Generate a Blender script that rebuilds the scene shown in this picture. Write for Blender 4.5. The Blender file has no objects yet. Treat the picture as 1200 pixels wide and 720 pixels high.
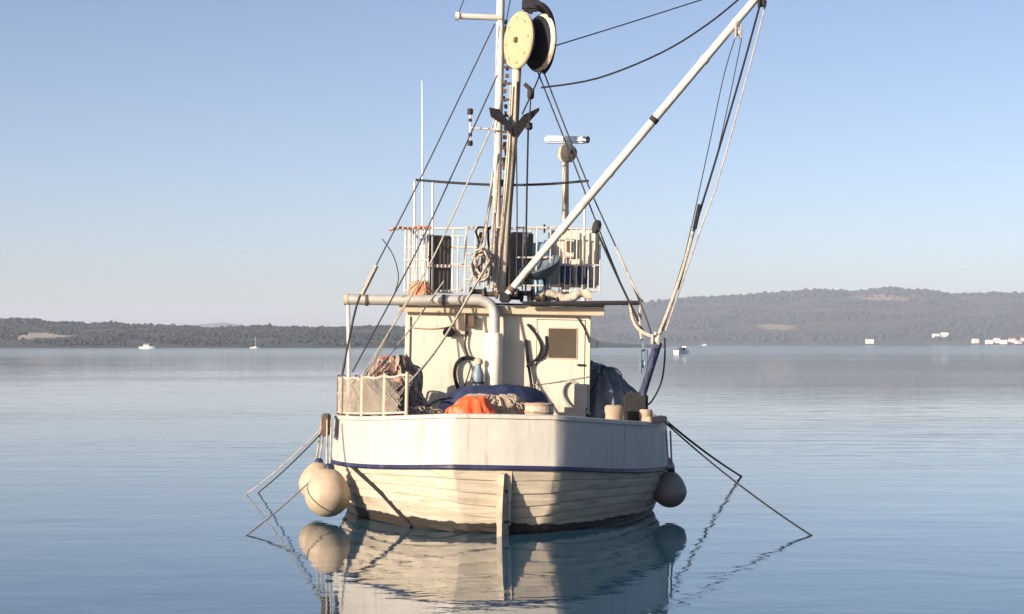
import bpy, bmesh, math, random
from math import radians, sin, cos, pi, atan, sqrt
from mathutils import Vector, Matrix, noise
random.seed(7)
SC = bpy.context.scene
COL = SC.collection

# ------------------------------------------------------------------ camera
F, W0, H0, HOR, CAMH, CAMD = 2160.0, 1200.0, 720.0, 403.0, 3.12, 30.0
PITCH = atan((HOR - H0 / 2) / F)
cam = bpy.data.cameras.new('camera')
cam.sensor_width = 36.0
cam.lens = F / W0 * 36.0
cam.clip_start = 0.1
cam.clip_end = 60000
camo = bpy.data.objects.new('camera', cam)
COL.objects.link(camo)
camo.location = (0, -CAMD, CAMH)
camo.rotation_euler = (pi / 2 + PITCH, 0, 0)
SC.camera = camo

# ------------------------------------------------------------------ sky, sun, exposure
SUN_AZ, SUN_EL = radians(49), radians(15)      # az: to the left of straight behind the camera
world = bpy.data.worlds.new('World')
SC.world = world
world.use_nodes = True
nt = world.node_tree
nt.nodes.clear()
sky = nt.nodes.new('ShaderNodeTexSky')
sky.sky_type = 'NISHITA'
sky.sun_disc = False
sky.sun_elevation = SUN_EL
sky.sun_rotation = pi + SUN_AZ
sky.altitude = 0
sky.air_density = 0.6
sky.dust_density = 1.1
sky.ozone_density = 1.0
bg = nt.nodes.new('ShaderNodeBackground')
bg.inputs['Strength'].default_value = 0.080
wo = nt.nodes.new('ShaderNodeOutputWorld')
tint = nt.nodes.new('ShaderNodeMix')             # overall colour balance of the sky, the same in every direction
tint.data_type = 'RGBA'
tint.blend_type = 'MULTIPLY'
tint.inputs[0].default_value = 1.0
tint.inputs[7].default_value = (1.07, 0.985, 1.0, 1)
nt.links.new(sky.outputs[0], tint.inputs[6])
nt.links.new(tint.outputs[2], bg.inputs[0])
nt.links.new(bg.outputs[0], wo.inputs[0])

sun = bpy.data.lights.new('sun', 'SUN')
sun.energy = 5.0
sun.angle = radians(0.5)
sun.color = (1.0, 0.83, 0.63)
suno = bpy.data.objects.new('sun', sun)
COL.objects.link(suno)
sdir = Vector((-sin(SUN_AZ) * cos(SUN_EL), -cos(SUN_AZ) * cos(SUN_EL), sin(SUN_EL)))
suno.rotation_euler = sdir.to_track_quat('Z', 'Y').to_euler()
suno.location = sdir * 100

SC.view_settings.view_transform = 'Standard'
SC.view_settings.look = 'None'
SC.view_settings.exposure = 1.05
SC.view_settings.gamma = 1.0
SC.view_settings.use_curve_mapping = False
SC.render.engine = 'CYCLES'
SC.cycles.max_bounces = 6
SC.cycles.volume_bounces = 1
SC.cycles.caustics_reflective = False
SC.cycles.caustics_refractive = False

# ------------------------------------------------------------------ boat frame
B = (Matrix.Translation((-0.14, 0, 0)) @ Matrix.Rotation(radians(1.35), 4, 'Z') @ Matrix.Rotation(radians(1.1), 4, 'Y'))
BI = B.inverted()


def PW(px, py, y):
    """world point at world depth y seen at (px, py) of the 1200x720 photograph"""
    dx, dv = (px - W0 / 2) / F, (H0 / 2 - py) / F
    t = (y + CAMD) / (cos(PITCH) - dv * sin(PITCH))
    return Vector((t * dx, y, CAMH + t * (sin(PITCH) + dv * cos(PITCH))))


def P(px, py, y):
    return BI @ PW(px, py, y)


def px2m(n, y):
    return n * (y + CAMD) / F


# ------------------------------------------------------------------ materials
def mat(name, col, rough=0.6, metal=0.0, var=0.12, scale=3.0, bump=0.0, bscale=20.0, stain=None, stain_amt=0.3,
        stain_scale=1.5, spec=0.5, stretch=(1, 1, 1), rand=0.0, streak=None, streak_amt=0.0):
    m = bpy.data.materials.new(name)
    m.use_nodes = True
    n, l = m.node_tree.nodes, m.node_tree.links
    b = n['Principled BSDF']
    b.inputs['Roughness'].default_value = rough
    b.inputs['Metallic'].default_value = metal
    b.inputs['Specular IOR Level'].default_value = spec
    tc = n.new('ShaderNodeTexCoord')
    mp = n.new('ShaderNodeMapping')
    mp.inputs['Scale'].default_value = stretch
    l.new(tc.outputs['Object'], mp.inputs[0])
    nz = n.new('ShaderNodeTexNoise')
    nz.inputs['Scale'].default_value = scale
    nz.inputs['Detail'].default_value = 6
    l.new(mp.outputs[0], nz.inputs['Vector'])
    cr = n.new('ShaderNodeValToRGB')
    cr.color_ramp.elements[0].position = 0.3
    cr.color_ramp.elements[1].position = 0.7
    cr.color_ramp.elements[0].color = tuple(c * (1 - var) for c in col) + (1,)
    cr.color_ramp.elements[1].color = tuple(min(1, c * (1 + var)) for c in col) + (1,)
    l.new(nz.outputs[0], cr.inputs[0])
    out = cr.outputs[0]

    def mix(fac, a, colr):
        mx = n.new('ShaderNodeMix')
        mx.data_type = 'RGBA'
        l.new(fac, mx.inputs[0])
        l.new(a, mx.inputs[6])
        mx.inputs[7].default_value = tuple(colr) + (1,)
        return mx.outputs[2]
    if stain:
        sn = n.new('ShaderNodeTexNoise')
        sn.inputs['Scale'].default_value = stain_scale
        sn.inputs['Detail'].default_value = 8
        sn.inputs['Roughness'].default_value = 0.65
        l.new(mp.outputs[0], sn.inputs['Vector'])
        sr = n.new('ShaderNodeMapRange')
        sr.inputs[1].default_value = 0.52
        sr.inputs[2].default_value = 0.72
        sr.inputs[4].default_value = stain_amt
        l.new(sn.outputs[0], sr.inputs[0])
        out = mix(sr.outputs[0], out, stain)
    if streak:                                   # rust and dirt runs, long in z
        mp2 = n.new('ShaderNodeMapping')
        mp2.inputs['Scale'].default_value = (9, 9, 0.7)
        l.new(tc.outputs['Object'], mp2.inputs[0])
        sn = n.new('ShaderNodeTexNoise')
        sn.inputs['Scale'].default_value = 1.0
        sn.inputs['Detail'].default_value = 5
        l.new(mp2.outputs[0], sn.inputs['Vector'])
        sr = n.new('ShaderNodeMapRange')
        sr.inputs[1].default_value = 0.56
        sr.inputs[2].default_value = 0.78
        sr.inputs[4].default_value = streak_amt
        l.new(sn.outputs[0], sr.inputs[0])
        out = mix(sr.outputs[0], out, streak)
    if rand:
        oi = n.new('ShaderNodeObjectInfo')
        mr = n.new('ShaderNodeMapRange')
        mr.inputs[3].default_value = 1 - rand
        mr.inputs[4].default_value = 1 + rand * 0.4
        l.new(oi.outputs['Random'], mr.inputs[0])
        hs = n.new('ShaderNodeHueSaturation')
        l.new(mr.outputs[0], hs.inputs['Value'])
        l.new(out, hs.inputs['Color'])
        out = hs.outputs[0]
    l.new(out, b.inputs['Base Color'])
    m['_'] = 0
    if bump:
        bn = n.new('ShaderNodeTexNoise')
        bn.inputs['Scale'].default_value = bscale
        bn.inputs['Detail'].default_value = 5
        l.new(mp.outputs[0], bn.inputs['Vector'])
        bp = n.new('ShaderNodeBump')
        bp.inputs['Strength'].default_value = 1.0
        bp.inputs['Distance'].default_value = bump
        l.new(bn.outputs[0], bp.inputs['Height'])
        l.new(bp.outputs[0], b.inputs['Normal'])
    return m


M = {}
M['paint'] = mat('boat_white_paint', (0.42, 0.41, 0.39), 0.5, var=0.07, stain=(0.36, 0.31, 0.25), stain_amt=0.4,
                 bump=0.016, bscale=2.5, streak=(0.24, 0.16, 0.10), streak_amt=0.7)
M['house'] = mat('wheelhouse_paint', (0.54, 0.51, 0.445), 0.5, var=0.08, stain=(0.45, 0.37, 0.26), stain_amt=0.4,
                 bump=0.005, bscale=6, streak=(0.33, 0.22, 0.13), streak_amt=0.5)
M['white'] = mat('white_metal_paint', (0.52, 0.50, 0.47), 0.4, var=0.06, stain=(0.35, 0.24, 0.14), stain_amt=0.45, stain_scale=5)
M['mast'] = mat('mast_paint', (0.52, 0.46, 0.37), 0.55, var=0.2, stain=(0.12, 0.08, 0.055), stain_amt=0.9, stain_scale=5,
                bump=0.004, bscale=14, stretch=(1, 1, 0.45))
M['mastw'] = mat('topmast_paint', (0.62, 0.59, 0.53), 0.5, var=0.1, stain=(0.22, 0.15, 0.10), stain_amt=0.6, stain_scale=3.5, bump=0.004, bscale=14, stretch=(1, 1, 0.5))
M['wallshade'] = mat('painted_wall_shade', (0.03, 0.035, 0.052), 0.7, var=0.2)  # dark colour standing in for cast shadow on the aft wall
M['black'] = mat('black_paint', (0.010, 0.010, 0.013), 0.8, spec=0.2, var=0.3, scale=8)
M['netgrey'] = mat('grey_netting', (0.19, 0.165, 0.145), 0.95, var=0.4, scale=12, bump=0.03, bscale=30, stain=(0.10, 0.08, 0.065), stain_amt=0.8, stain_scale=5)
M['greybox'] = mat('grey_locker_paint', (0.11, 0.11, 0.115), 0.7, var=0.3, scale=5, stain=(0.05, 0.045, 0.04), stain_amt=0.6, stain_scale=3)
M['rudder'] = mat('weathered_rudder_paint', (0.30, 0.265, 0.21), 0.7, var=0.3, scale=4, stain=(0.08, 0.065, 0.05), stain_amt=0.8, stain_scale=3, bump=0.01, bscale=10)
M['dishblue'] = mat('dish_paint', (0.06, 0.09, 0.13), 0.6, var=0.2)
M['galv'] = mat('galvanised_steel', (0.48, 0.47, 0.44), 0.42, 0.35, var=0.15, stain=(0.25, 0.17, 0.1), stain_amt=0.4, stain_scale=2)
M['muffler'] = mat('muffler_paint', (0.70, 0.67, 0.60), 0.5, var=0.08, stain=(0.35, 0.3, 0.25), stain_amt=0.4, stain_scale=2)
M['dark'] = mat('dark_metal', (0.022, 0.022, 0.026), 0.7, 0.0, spec=0.25, var=0.3, scale=8)
M['rust'] = mat('rusty_metal', (0.085, 0.055, 0.04), 0.8, var=0.4, scale=6, bump=0.01)
M['blue'] = mat('blue_paint', (0.009, 0.014, 0.065), 0.5, var=0.25, stain=(0.12, 0.14, 0.22), stain_amt=0.5, stain_scale=4)
M['tarp'] = mat('blue_tarpaulin', (0.009, 0.016, 0.060), 0.7, var=0.25, bump=0.02, bscale=9, stain=(0.1, 0.12, 0.18), stain_amt=0.4)
M['tarp2'] = mat('grey_blue_tarpaulin', (0.13, 0.155, 0.18), 0.8, var=0.35, bump=0.03, bscale=7, stain=(0.05, 0.07, 0.1), stain_amt=0.6)
M['net'] = mat('tan_net', (0.36, 0.29, 0.21), 0.95, var=0.35, scale=14, bump=0.03, bscale=40, stain=(0.14, 0.1, 0.07), stain_amt=0.7, stain_scale=4)
M['netred'] = mat('brown_net', (0.30, 0.19, 0.15), 0.95, var=0.5, scale=12, bump=0.05, bscale=30, stain=(0.46, 0.38, 0.28), stain_amt=0.9, stain_scale=3)
M['canvas'] = mat('canvas', (0.40, 0.36, 0.31), 0.9, var=0.2, bump=0.02, bscale=18, stain=(0.25, 0.18, 0.13), stain_amt=0.5, stain_scale=5)
M['orange'] = mat('orange_plastic', (0.68, 0.105, 0.03), 0.55, var=0.12, bump=0.01, bscale=12)
M['orange2'] = mat('faded_orange', (0.62, 0.24, 0.12), 0.7, var=0.25, bump=0.02, bscale=15)
M['wood'] = mat('weathered_wood', (0.33, 0.25, 0.18), 0.8, var=0.25, scale=8, bump=0.012, bscale=12, stretch=(1, 1, 0.25))
M['deck'] = mat('deck_boards', (0.25, 0.20, 0.15), 0.8, var=0.25, scale=5)
M['fender'] = mat('fender_vinyl', (0.38, 0.31, 0.23), 0.6, var=0.25, stain=(0.24, 0.17, 0.11), stain_amt=0.75, stain_scale=3, bump=0.006, bscale=9)
M['fendershade'] = mat('shaded_fender_vinyl', (0.17, 0.16, 0.16), 0.55, var=0.25, stain=(0.08, 0.08, 0.09), stain_amt=0.6, stain_scale=3)  # stained vinyl, darkened to put the right side's shade into the colour
M['rope'] = mat('pale_rope', (0.36, 0.325, 0.28), 0.9, var=0.3, scale=25, stain=(0.10, 0.08, 0.07), stain_amt=0.8, stain_scale=4)
M['roped'] = mat('dark_rope', (0.020, 0.020, 0.024), 0.9, spec=0.15, var=0.3, scale=25)
M['wire'] = mat('steel_wire', (0.035, 0.037, 0.045), 0.6, 0.0, spec=0.25, var=0.2, scale=20)
M['rubber'] = mat('black_rubber', (0.012, 0.013, 0.018), 0.75, var=0.2, spec=0.2)
M['disc'] = mat('cream_disc', (0.43, 0.32, 0.20), 0.45, var=0.05, stain=(0.5, 0.36, 0.2), stain_amt=0.3)
M['pane'] = mat('tinted_pane', (0.075, 0.058, 0.042), 0.15, var=0.1)
M['panel'] = mat('dark_panel', (0.055, 0.045, 0.042), 0.4, var=0.25)
M['drumblue'] = mat('pale_blue_plastic', (0.13, 0.26, 0.40), 0.45, var=0.1)
M['bluegrey'] = mat('blue_grey_paint', (0.13, 0.19, 0.25), 0.5, var=0.2)
M['seat'] = mat('blue_vinyl', (0.015, 0.025, 0.11), 0.5, var=0.2)
M['radome'] = mat('radar_plastic', (0.62, 0.72, 0.78), 0.4, var=0.04)
M['fascia'] = mat('weathered_fascia', (0.46, 0.39, 0.29), 0.7, var=0.2, stain=(0.2, 0.14, 0.09), stain_amt=0.6, stain_scale=3, stretch=(0.4, 1, 1))
M['redrope'] = mat('red_rope', (0.42, 0.10, 0.08), 0.9, var=0.4, scale=14)
M['plaster'] = mat('white_plaster', (0.72, 0.69, 0.64), 0.8, var=0.06)
M['rooft'] = mat('roof_tiles', (0.42, 0.18, 0.11), 0.8, var=0.2)
M['gel'] = mat('white_gelcoat', (0.8, 0.8, 0.8), 0.3, var=0.03)
M['rock'] = mat('shore_rock', (0.42, 0.37, 0.31), 0.9, var=0.25)


def hull_paint():
    """white paint with the dark bottom paint below the waterline (a painted line at a fixed height of the hull)"""
    m = mat('planked_hull_paint', (0.44, 0.39, 0.315), 0.55, var=0.18, stain=(0.19, 0.15, 0.10), stain_amt=0.75, stain_scale=1.3,
            bump=0.02, bscale=2.0, stretch=(.45, .7, 5), rand=0.16, streak=(0.26, 0.19, 0.12), streak_amt=0.3)
    n, l = m.node_tree.nodes, m.node_tree.links
    b = n['Principled BSDF']
    src = b.inputs['Base Color'].links[0].from_socket
    tc = n.new('ShaderNodeTexCoord')
    sx = n.new('ShaderNodeSeparateXYZ')
    l.new(tc.outputs['Object'], sx.inputs[0])
    nz = n.new('ShaderNodeTexNoise')
    nz.inputs['Scale'].default_value = 3.0
    nz.inputs['Detail'].default_value = 6
    l.new(tc.outputs['Object'], nz.inputs['Vector'])
    ma = n.new('ShaderNodeMath')
    ma.operation = 'MULTIPLY_ADD'
    l.new(nz.outputs[0], ma.inputs[0])
    ma.inputs[1].default_value = -0.16
    l.new(sx.outputs['Z'], ma.inputs[2])
    mr = n.new('ShaderNodeMapRange')
    mr.inputs[1].default_value = 0.07
    mr.inputs[2].default_value = 0.09
    mr.inputs[3].default_value = 1
    mr.inputs[4].default_value = 0
    l.new(ma.outputs[0], mr.inputs[0])
    mx = n.new('ShaderNodeMix')
    mx.data_type = 'RGBA'
    l.new(mr.outputs[0], mx.inputs[0])
    l.new(src, mx.inputs[6])
    mx.inputs[7].default_value = (0.022, 0.018, 0.016, 1)
    l.new(mx.outputs[2], b.inputs['Base Color'])
    return m


M['hull'] = hull_paint()


# ------------------------------------------------------------------ mesh helpers
class MB:
    def __init__(s):
        s.v, s.f = [], []

    def add(s, vs, fs):
        o = len(s.v)
        s.v += [Vector(q) for q in vs]
        s.f += [tuple(i + o for i in q) for q in fs]
        return s

    def box(s, c, d, rot=None, bev=0.0):
        """box of centre c and full size d, with chamfered edges when bev > 0"""
        bm = bmesh.new()
        bmesh.ops.create_cube(bm, size=1)
        for q in bm.verts:
            q.co = Vector((q.co.x * d[0], q.co.y * d[1], q.co.z * d[2]))
        if bev:
            bmesh.ops.bevel(bm, geom=bm.edges[:], offset=bev, segments=2, affect='EDGES')
        R = rot.to_3x3() if rot is not None else Matrix.Identity(3)
        bm.verts.index_update()
        s.add([R @ q.co + Vector(c) for q in bm.verts], [[w.index for w in q.verts] for q in bm.faces])
        bm.free()
        return s

    def tube(s, pts, r, n=8, cap=True):
        pts = [Vector(q) for q in pts]
        k = len(pts)
        rs = r if isinstance(r, (list, tuple)) else [r] * k
        vs, fs = [], []
        up = None
        for i, q in enumerate(pts):
            t = (pts[min(i + 1, k - 1)] - pts[max(i - 1, 0)])
            if t.length < 1e-9:
                t = Vector((0, 0, 1))
            t.normalize()
            if up is None:
                up = Vector((0, 0, 1)) if abs(t.z) < 0.9 else Vector((1, 0, 0))
            a = up - t * up.dot(t)
            if a.length < 1e-4:
                a = Vector((1, 0, 0)) - t * t.x
            a.normalize()
            up = a
            b = t.cross(a)
            for j in range(n):
                w = 2 * pi * j / n
                vs.append(q + (a * cos(w) + b * sin(w)) * rs[i])
        for i in range(k - 1):
            for j in range(n):
                fs.append((i * n + j, i * n + (j + 1) % n, (i + 1) * n + (j + 1) % n, (i + 1) * n + j))
        if cap:
            fs.append(tuple(range(n - 1, -1, -1)))
            fs.append(tuple((k - 1) * n + j for j in range(n)))
        return s.add(vs, fs)

    def lathe(s, prof, c, axis=(0, 0, 1), n=24):
        """prof: list of (radius, height along axis)"""
        ax = Vector(axis).normalized()
        a = ax.orthogonal().normalized()
        b = ax.cross(a)
        vs, fs = [], []
        for r, h in prof:
            for j in range(n):
                w = 2 * pi * j / n
                vs.append(Vector(c) + ax * h + (a * cos(w) + b * sin(w)) * max(r, 1e-4))
        for i in range(len(prof) - 1):
            for j in range(n):
                fs.append((i * n + j, i * n + (j + 1) % n, (i + 1) * n + (j + 1) % n, (i + 1) * n + j))
        fs.append(tuple(range(n - 1, -1, -1)))
        fs.append(tuple((len(prof) - 1) * n + j for j in range(n)))
        return s.add(vs, fs)

    def grid(s, rows, close=False):
        """rows: list of equal-length point rows"""
        n = len(rows[0])
        vs = [q for r in rows for q in r]
        fs = []
        for i in range(len(rows) - 1):
            for j in range(n - (0 if close else 1)):
                fs.append((i * n + j, i * n + (j + 1) % n, (i + 1) * n + (j + 1) % n, (i + 1) * n + j))
        return s.add(vs, fs)

    def build(s, name, m, parent=None, smooth=40, base=None, kind=None):
        me = bpy.data.meshes.new(name)
        off = Vector(base) if base is not None else Vector((0, 0, 0))
        me.from_pydata([tuple(q - off) for q in s.v], [], s.f)
        me.validate()
        me.update()
        bm = bmesh.new()
        bm.from_mesh(me)
        bmesh.ops.recalc_face_normals(bm, faces=bm.faces[:])
        bm.to_mesh(me)
        bm.free()
        if smooth:
            me.shade_smooth()
            me.set_sharp_from_angle(angle=radians(smooth))
        me.materials.append(M[m] if isinstance(m, str) else m)
        o = bpy.data.objects.new(name, me)
        COL.objects.link(o)
        if parent is not None:
            o.parent = parent
        if kind:
            o['kind'] = kind
        return o


def tag(o, label, cat, group=None):
    o['label'] = label
    o['category'] = cat
    if group:
        o['group'] = group
    return o


class Thing:
    """a top-level Empty standing at a point given in the boat's own coordinates; its parts share that origin"""
    def __init__(s, name, base, label, cat, group=None):
        s.base = Vector(base)
        s.o = bpy.data.objects.new(name, None)
        s.o.empty_display_size = 0.2
        COL.objects.link(s.o)
        s.o.matrix_world = B @ Matrix.Translation(s.base)
        tag(s.o, label, cat, group)

    def part(s, mb, name, m, parent=None, smooth=40):
        return mb.build(name, m, parent or s.o, smooth, base=s.base)


def single(mb, name, m, base, label, cat, group=None, smooth=40):
    """a thing that is one mesh"""
    o = mb.build(name, m, None, smooth, base=base)
    o.matrix_world = B @ Matrix.Translation(Vector(base))
    return tag(o, label, cat, group)


def sagline(a, b, sag, n=16):
    a, b = Vector(a), Vector(b)
    return [a.lerp(b, i / n) + Vector((0, 0, -4 * sag * (i / n) * (1 - i / n))) for i in range(n + 1)]


def smoothpath(pts, n=6):
    """Catmull-Rom through pts"""
    pts = [Vector(q) for q in pts]
    out = []
    for i in range(len(pts) - 1):
        p0, p1, p2, p3 = pts[max(i - 1, 0)], pts[i], pts[i + 1], pts[min(i + 2, len(pts) - 1)]
        for j in range(n):
            t = j / n
            out.append(0.5 * ((2 * p1) + (p2 - p0) * t + (2 * p0 - 5 * p1 + 4 * p2 - p3) * t * t + (3 * p1 - p0 - 3 * p2 + p3) * t ** 3))
    out.append(pts[-1])
    return out


def heap(c, rx, ry, h, seed, rough=0.25, fr=2.0, n=40, m=14, power=0.6, fold=0.0, foldn=9):
    """an uneven draped mound standing on z = c.z, closed at the base"""
    c = Vector(c)
    rows = []
    for i in range(m + 1):
        e = pi / 2 * i / m
        row = []
        for j in range(n):
            a = 2 * pi * j / n
            k = cos(e) ** power
            d = Vector((cos(a) * k * rx, sin(a) * k * ry, sin(e) * h))
            w = 1 + rough * noise.fractal(Vector((d.x * fr + seed * 7.1, d.y * fr, d.z * fr + seed)), 1.0, 2.0, 4)
            w += fold * sin(foldn * a + 2.5 * noise.noise(Vector((cos(a) * 2, sin(a) * 2, e + seed)))) * cos(e) ** 0.5
            if i == m:
                w = 1 + rough * noise.fractal(Vector((seed * 7.1, 0, h * fr + seed)), 1.0, 2.0, 4)
            row.append(c + Vector((d.x * w, d.y * w, max(0, d.z * (0.5 + 0.5 * w)))))
        rows.append(row)
    mb = MB()
    mb.grid(rows, close=True)
    mb.f.append(tuple(range(n - 1, -1, -1)))
    return mb


def net_ropes(o, mb, n, m, count, mt, r, seed, name='net_rope'):
    """cords lying over a heap: wandering tubes a little above its surface"""
    rnd = random.Random(seed)
    c = sum(mb.v, Vector()) / len(mb.v)
    for k in range(count):
        j, path = rnd.uniform(0, n), []
        dj = rnd.uniform(-1.6, 1.6)
        i0, i1 = rnd.randint(0, 3), rnd.randint(m - 4, m - 1)
        for i in range(i0, i1 + 1):
            j += dj + rnd.uniform(-.8, .8)
            q = mb.v[i * n + int(j) % n]
            path.append(q + (q - c).normalized() * (r * .6 + .02))
        b = MB()
        b.tube(smoothpath(path, 3), r, 5)
        b.build(name, mt, o, base=mb.base)


def struct(o):
    o['kind'] = 'structure'
    return o


# ================================================================== SETTING
# ------------------------------------------------------------------ sea
def sea_material():
    m = bpy.data.materials.new('sea_water')
    m.use_nodes = True
    n, l = m.node_tree.nodes, m.node_tree.links
    b = n['Principled BSDF']
    b.inputs['Base Color'].default_value = (0.016, 0.062, 0.105, 1)
    b.inputs['Roughness'].default_value = 0.03
    b.inputs['IOR'].default_value = 1.58
    tc = n.new('ShaderNodeTexCoord')

    def nz(sc, scale, detail=2.0, dist=0.0, w=0):
        mp = n.new('ShaderNodeMapping')
        mp.inputs['Scale'].default_value = sc
        mp.inputs['Location'].default_value = (w, w * 1.7, w)
        l.new(tc.outputs['Object'], mp.inputs[0])
        t = n.new('ShaderNodeTexNoise')
        t.inputs['Scale'].default_value = scale
        t.inputs['Detail'].default_value = detail
        t.inputs['Distortion'].default_value = dist
        l.new(mp.outputs[0], t.inputs['Vector'])
        return t.outputs[0]

    def math(op, a, c):
        q = n.new('ShaderNodeMath')
        q.operation = op
        for i, w in enumerate((a, c)):
            if isinstance(w, (int, float)):
                q.inputs[i].default_value = w
            else:
                l.new(w, q.inputs[i])
        return q.outputs[0]
    ln = n.new('ShaderNodeVectorMath')
    ln.operation = 'LENGTH'
    l.new(tc.outputs['Object'], ln.inputs[0])
    ro = n.new('ShaderNodeMapRange')             # sheltered mooring, breeze-ruffled open bay
    ro.interpolation_type = 'SMOOTHSTEP'
    ro.inputs[1].default_value = 15
    ro.inputs[2].default_value = 700
    ro.inputs[3].default_value = 0.006
    ro.inputs[4].default_value = 0.10
    l.new(ln.outputs['Value'], ro.inputs[0])
    l.new(ro.outputs[0], b.inputs['Roughness'])
    swell = math('MULTIPLY', nz((0.55, 1.0, 1), 0.55, 2.0, 0.3), 0.013)
    rip = math('MULTIPLY', nz((0.7, 1.0, 1), 2.6, 3.0, 0.4, 5), 0.0032)
    # breeze patches: long streaks where the small ripples are stronger
    patch = nz((0.35, 1.6, 1), 0.02, 4.0, 0.6, 11)
    pm = n.new('ShaderNodeMapRange')
    pm.inputs[1].default_value = 0.42
    pm.inputs[2].default_value = 0.66
    pm.inputs[3].default_value = 0.25
    pm.inputs[4].default_value = 2.0
    l.new(patch, pm.inputs[0])
    wm = n.new('ShaderNodeMapRange')             # wind lines: long low wavelets inside the breeze patches
    wm.inputs[1].default_value = 0.50
    wm.inputs[2].default_value = 0.68
    l.new(nz((0.5, 1.3, 1), 0.011, 3.0, 0.5, 23), wm.inputs[0])
    wind = math('MULTIPLY', math('MULTIPLY', nz((0.16, 1.0, 1), 0.9, 3.0, 0.5, 31), 0.035), wm.outputs[0])
    h = math('ADD', math('ADD', swell, wind), math('MULTIPLY', rip, pm.outputs[0]))
    bp = n.new('ShaderNodeBump')
    bp.inputs['Strength'].default_value = 1.0
    bp.inputs['Distance'].default_value = 1.0
    l.new(h, bp.inputs['Height'])
    l.new(bp.outputs[0], b.inputs['Normal'])
    return m


mb = MB()
mb.add([(-6500, -200, 0), (6500, -200, 0), (6500, 8800, 0), (-6500, 8800, 0)], [(0, 1, 2, 3)])
struct(mb.build('sea', sea_material(), smooth=0))


# ------------------------------------------------------------------ hills
def interp(tab, x):
    if x <= tab[0][0]:
        return tab[0][1]
    for (a, b), (c, d) in zip(tab, tab[1:]):
        if x <= c:
            return b + (d - b) * (x - a) / (c - a)
    return tab[-1][1]


def hill_material(name, col, bare, amt, lo, hi, patches=()):
    m = mat(name, col, 0.95, var=0.35, scale=0.02, stain=bare, stain_amt=amt, stain_scale=0.006)
    n, l = m.node_tree.nodes, m.node_tree.links
    b = n['Principled BSDF']
    out = b.inputs['Base Color'].links[0].from_socket
    tc = n.new('ShaderNodeTexCoord')
    for (c, r, colr) in patches:                 # bare rock faces on the hillside
        sb = n.new('ShaderNodeVectorMath')
        sb.operation = 'SUBTRACT'
        l.new(tc.outputs['Object'], sb.inputs[0])
        sb.inputs[1].default_value = c
        ml = n.new('ShaderNodeVectorMath')
        ml.operation = 'DIVIDE'
        l.new(sb.outputs[0], ml.inputs[0])
        ml.inputs[1].default_value = r
        ln = n.new('ShaderNodeVectorMath')
        ln.operation = 'LENGTH'
        l.new(ml.outputs[0], ln.inputs[0])
        nz = n.new('ShaderNodeTexNoise')
        nz.inputs['Scale'].default_value = 0.06
        nz.inputs['Detail'].default_value = 6
        l.new(tc.outputs['Object'], nz.inputs['Vector'])
        ad = n.new('ShaderNodeMath')
        ad.operation = 'MULTIPLY_ADD'
        l.new(nz.outputs[0], ad.inputs[0])
        ad.inputs[1].default_value = 1.6
        l.new(ln.outputs['Value'], ad.inputs[2])
        mr = n.new('ShaderNodeMapRange')
        mr.inputs[1].default_value = 1.5
        mr.inputs[2].default_value = 1.9
        mr.inputs[3].default_value = 0.9
        mr.inputs[4].default_value = 0
        l.new(ad.outputs[0], mr.inputs[0])
        mx = n.new('ShaderNodeMix')
        mx.data_type = 'RGBA'
        l.new(mr.outputs[0], mx.inputs[0])
        l.new(out, mx.inputs[6])
        mx.inputs[7].default_value = colr + (1,)
        out = mx.outputs[2]
    l.new(out, b.inputs['Base Color'])
    return m


def leaf_material(name, col):
    m = mat(name, col, 0.95, var=0.45, scale=0.05, stain=(col[0] * 1.9, col[1] * 1.5, col[2] * 1.5), stain_amt=0.7, stain_scale=0.012)
    return m


def hills(name, tab, shore, ridge, x0, x1, nu, nv, m, rough, fs):
    """terrain whose skyline follows tab (photo px -> photo py) at the ridge distance"""
    rows = []

    def height(px, v):
        d = shore + (ridge - shore) * v
        H = PW(600, interp(tab, px), ridge - CAMD).z
        if v <= 1:
            k = (v ** 0.75) * (1 - 0.12 * sin(v * pi))
        else:
            k = max(-0.05, 1 - (v - 1) ** 2 * 1.4)
        x = (px - 600) / F * (d)
        q = noise.fractal(Vector((x / fs, d / fs, 3.3)), 1.0, 2.0, 5)
        g = noise.fractal(Vector((x / fs * 3, d / fs * 0.8, 9.3)), 1.0, 2.0, 3)
        z = H * k * (1 + rough * (q + 0.6 * g) * (1 - 0.75 * (1 - abs(1 - v)) ** 3 if v < 1 else 0.3))
        return Vector((x, d - CAMD, z - 0.4 * (1 if v < 0.02 else 0)))
    for i in range(nv + 1):
        v = 1.8 * i / nv
        rows.append([height(x0 + (x1 - x0) * j / nu, v) for j in range(nu + 1)])
    mb = MB()
    mb.grid(rows)
    o = struct(mb.build(name, m, smooth=0))
    o.data.shade_smooth()
    return o, height


TL = [(-500, 366), (-200, 370), (0, 375), (30, 375), (60, 379), (110, 381), (130, 379.5), (165, 382), (205, 383.5), (240, 384),
      (300, 384), (350, 384.5), (400, 385), (450, 384), (500, 385), (560, 388), (620, 392), (680, 398), (720, 402), (760, 404)]
TR = [(380, 402), (450, 395), (520, 386), (600, 373), (690, 361), (750, 357), (800, 352), (860, 349), (920, 345), (980, 341),
      (1040, 340), (1085, 343), (1120, 347), (1160, 346.5), (1200, 346), (1300, 352), (1450, 360), (1700, 372)]
TF = [(150, 400), (200, 391), (230, 381), (262, 378), (295, 383), (330, 386), (420, 391), (520, 398)]
qc = PW(38, 392, 1560)
hl_mat = hill_material('coastal_scrub_near', (0.018, 0.028, 0.030), (0.06, 0.055, 0.05), 0.5, 0, 0,
                       [((qc.x, qc.y, qc.z), (26, 160, 9), (0.46, 0.36, 0.30))])
rc = PW(1060, 347, 4150)
rc2 = PW(905, 384, 3750)
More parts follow.
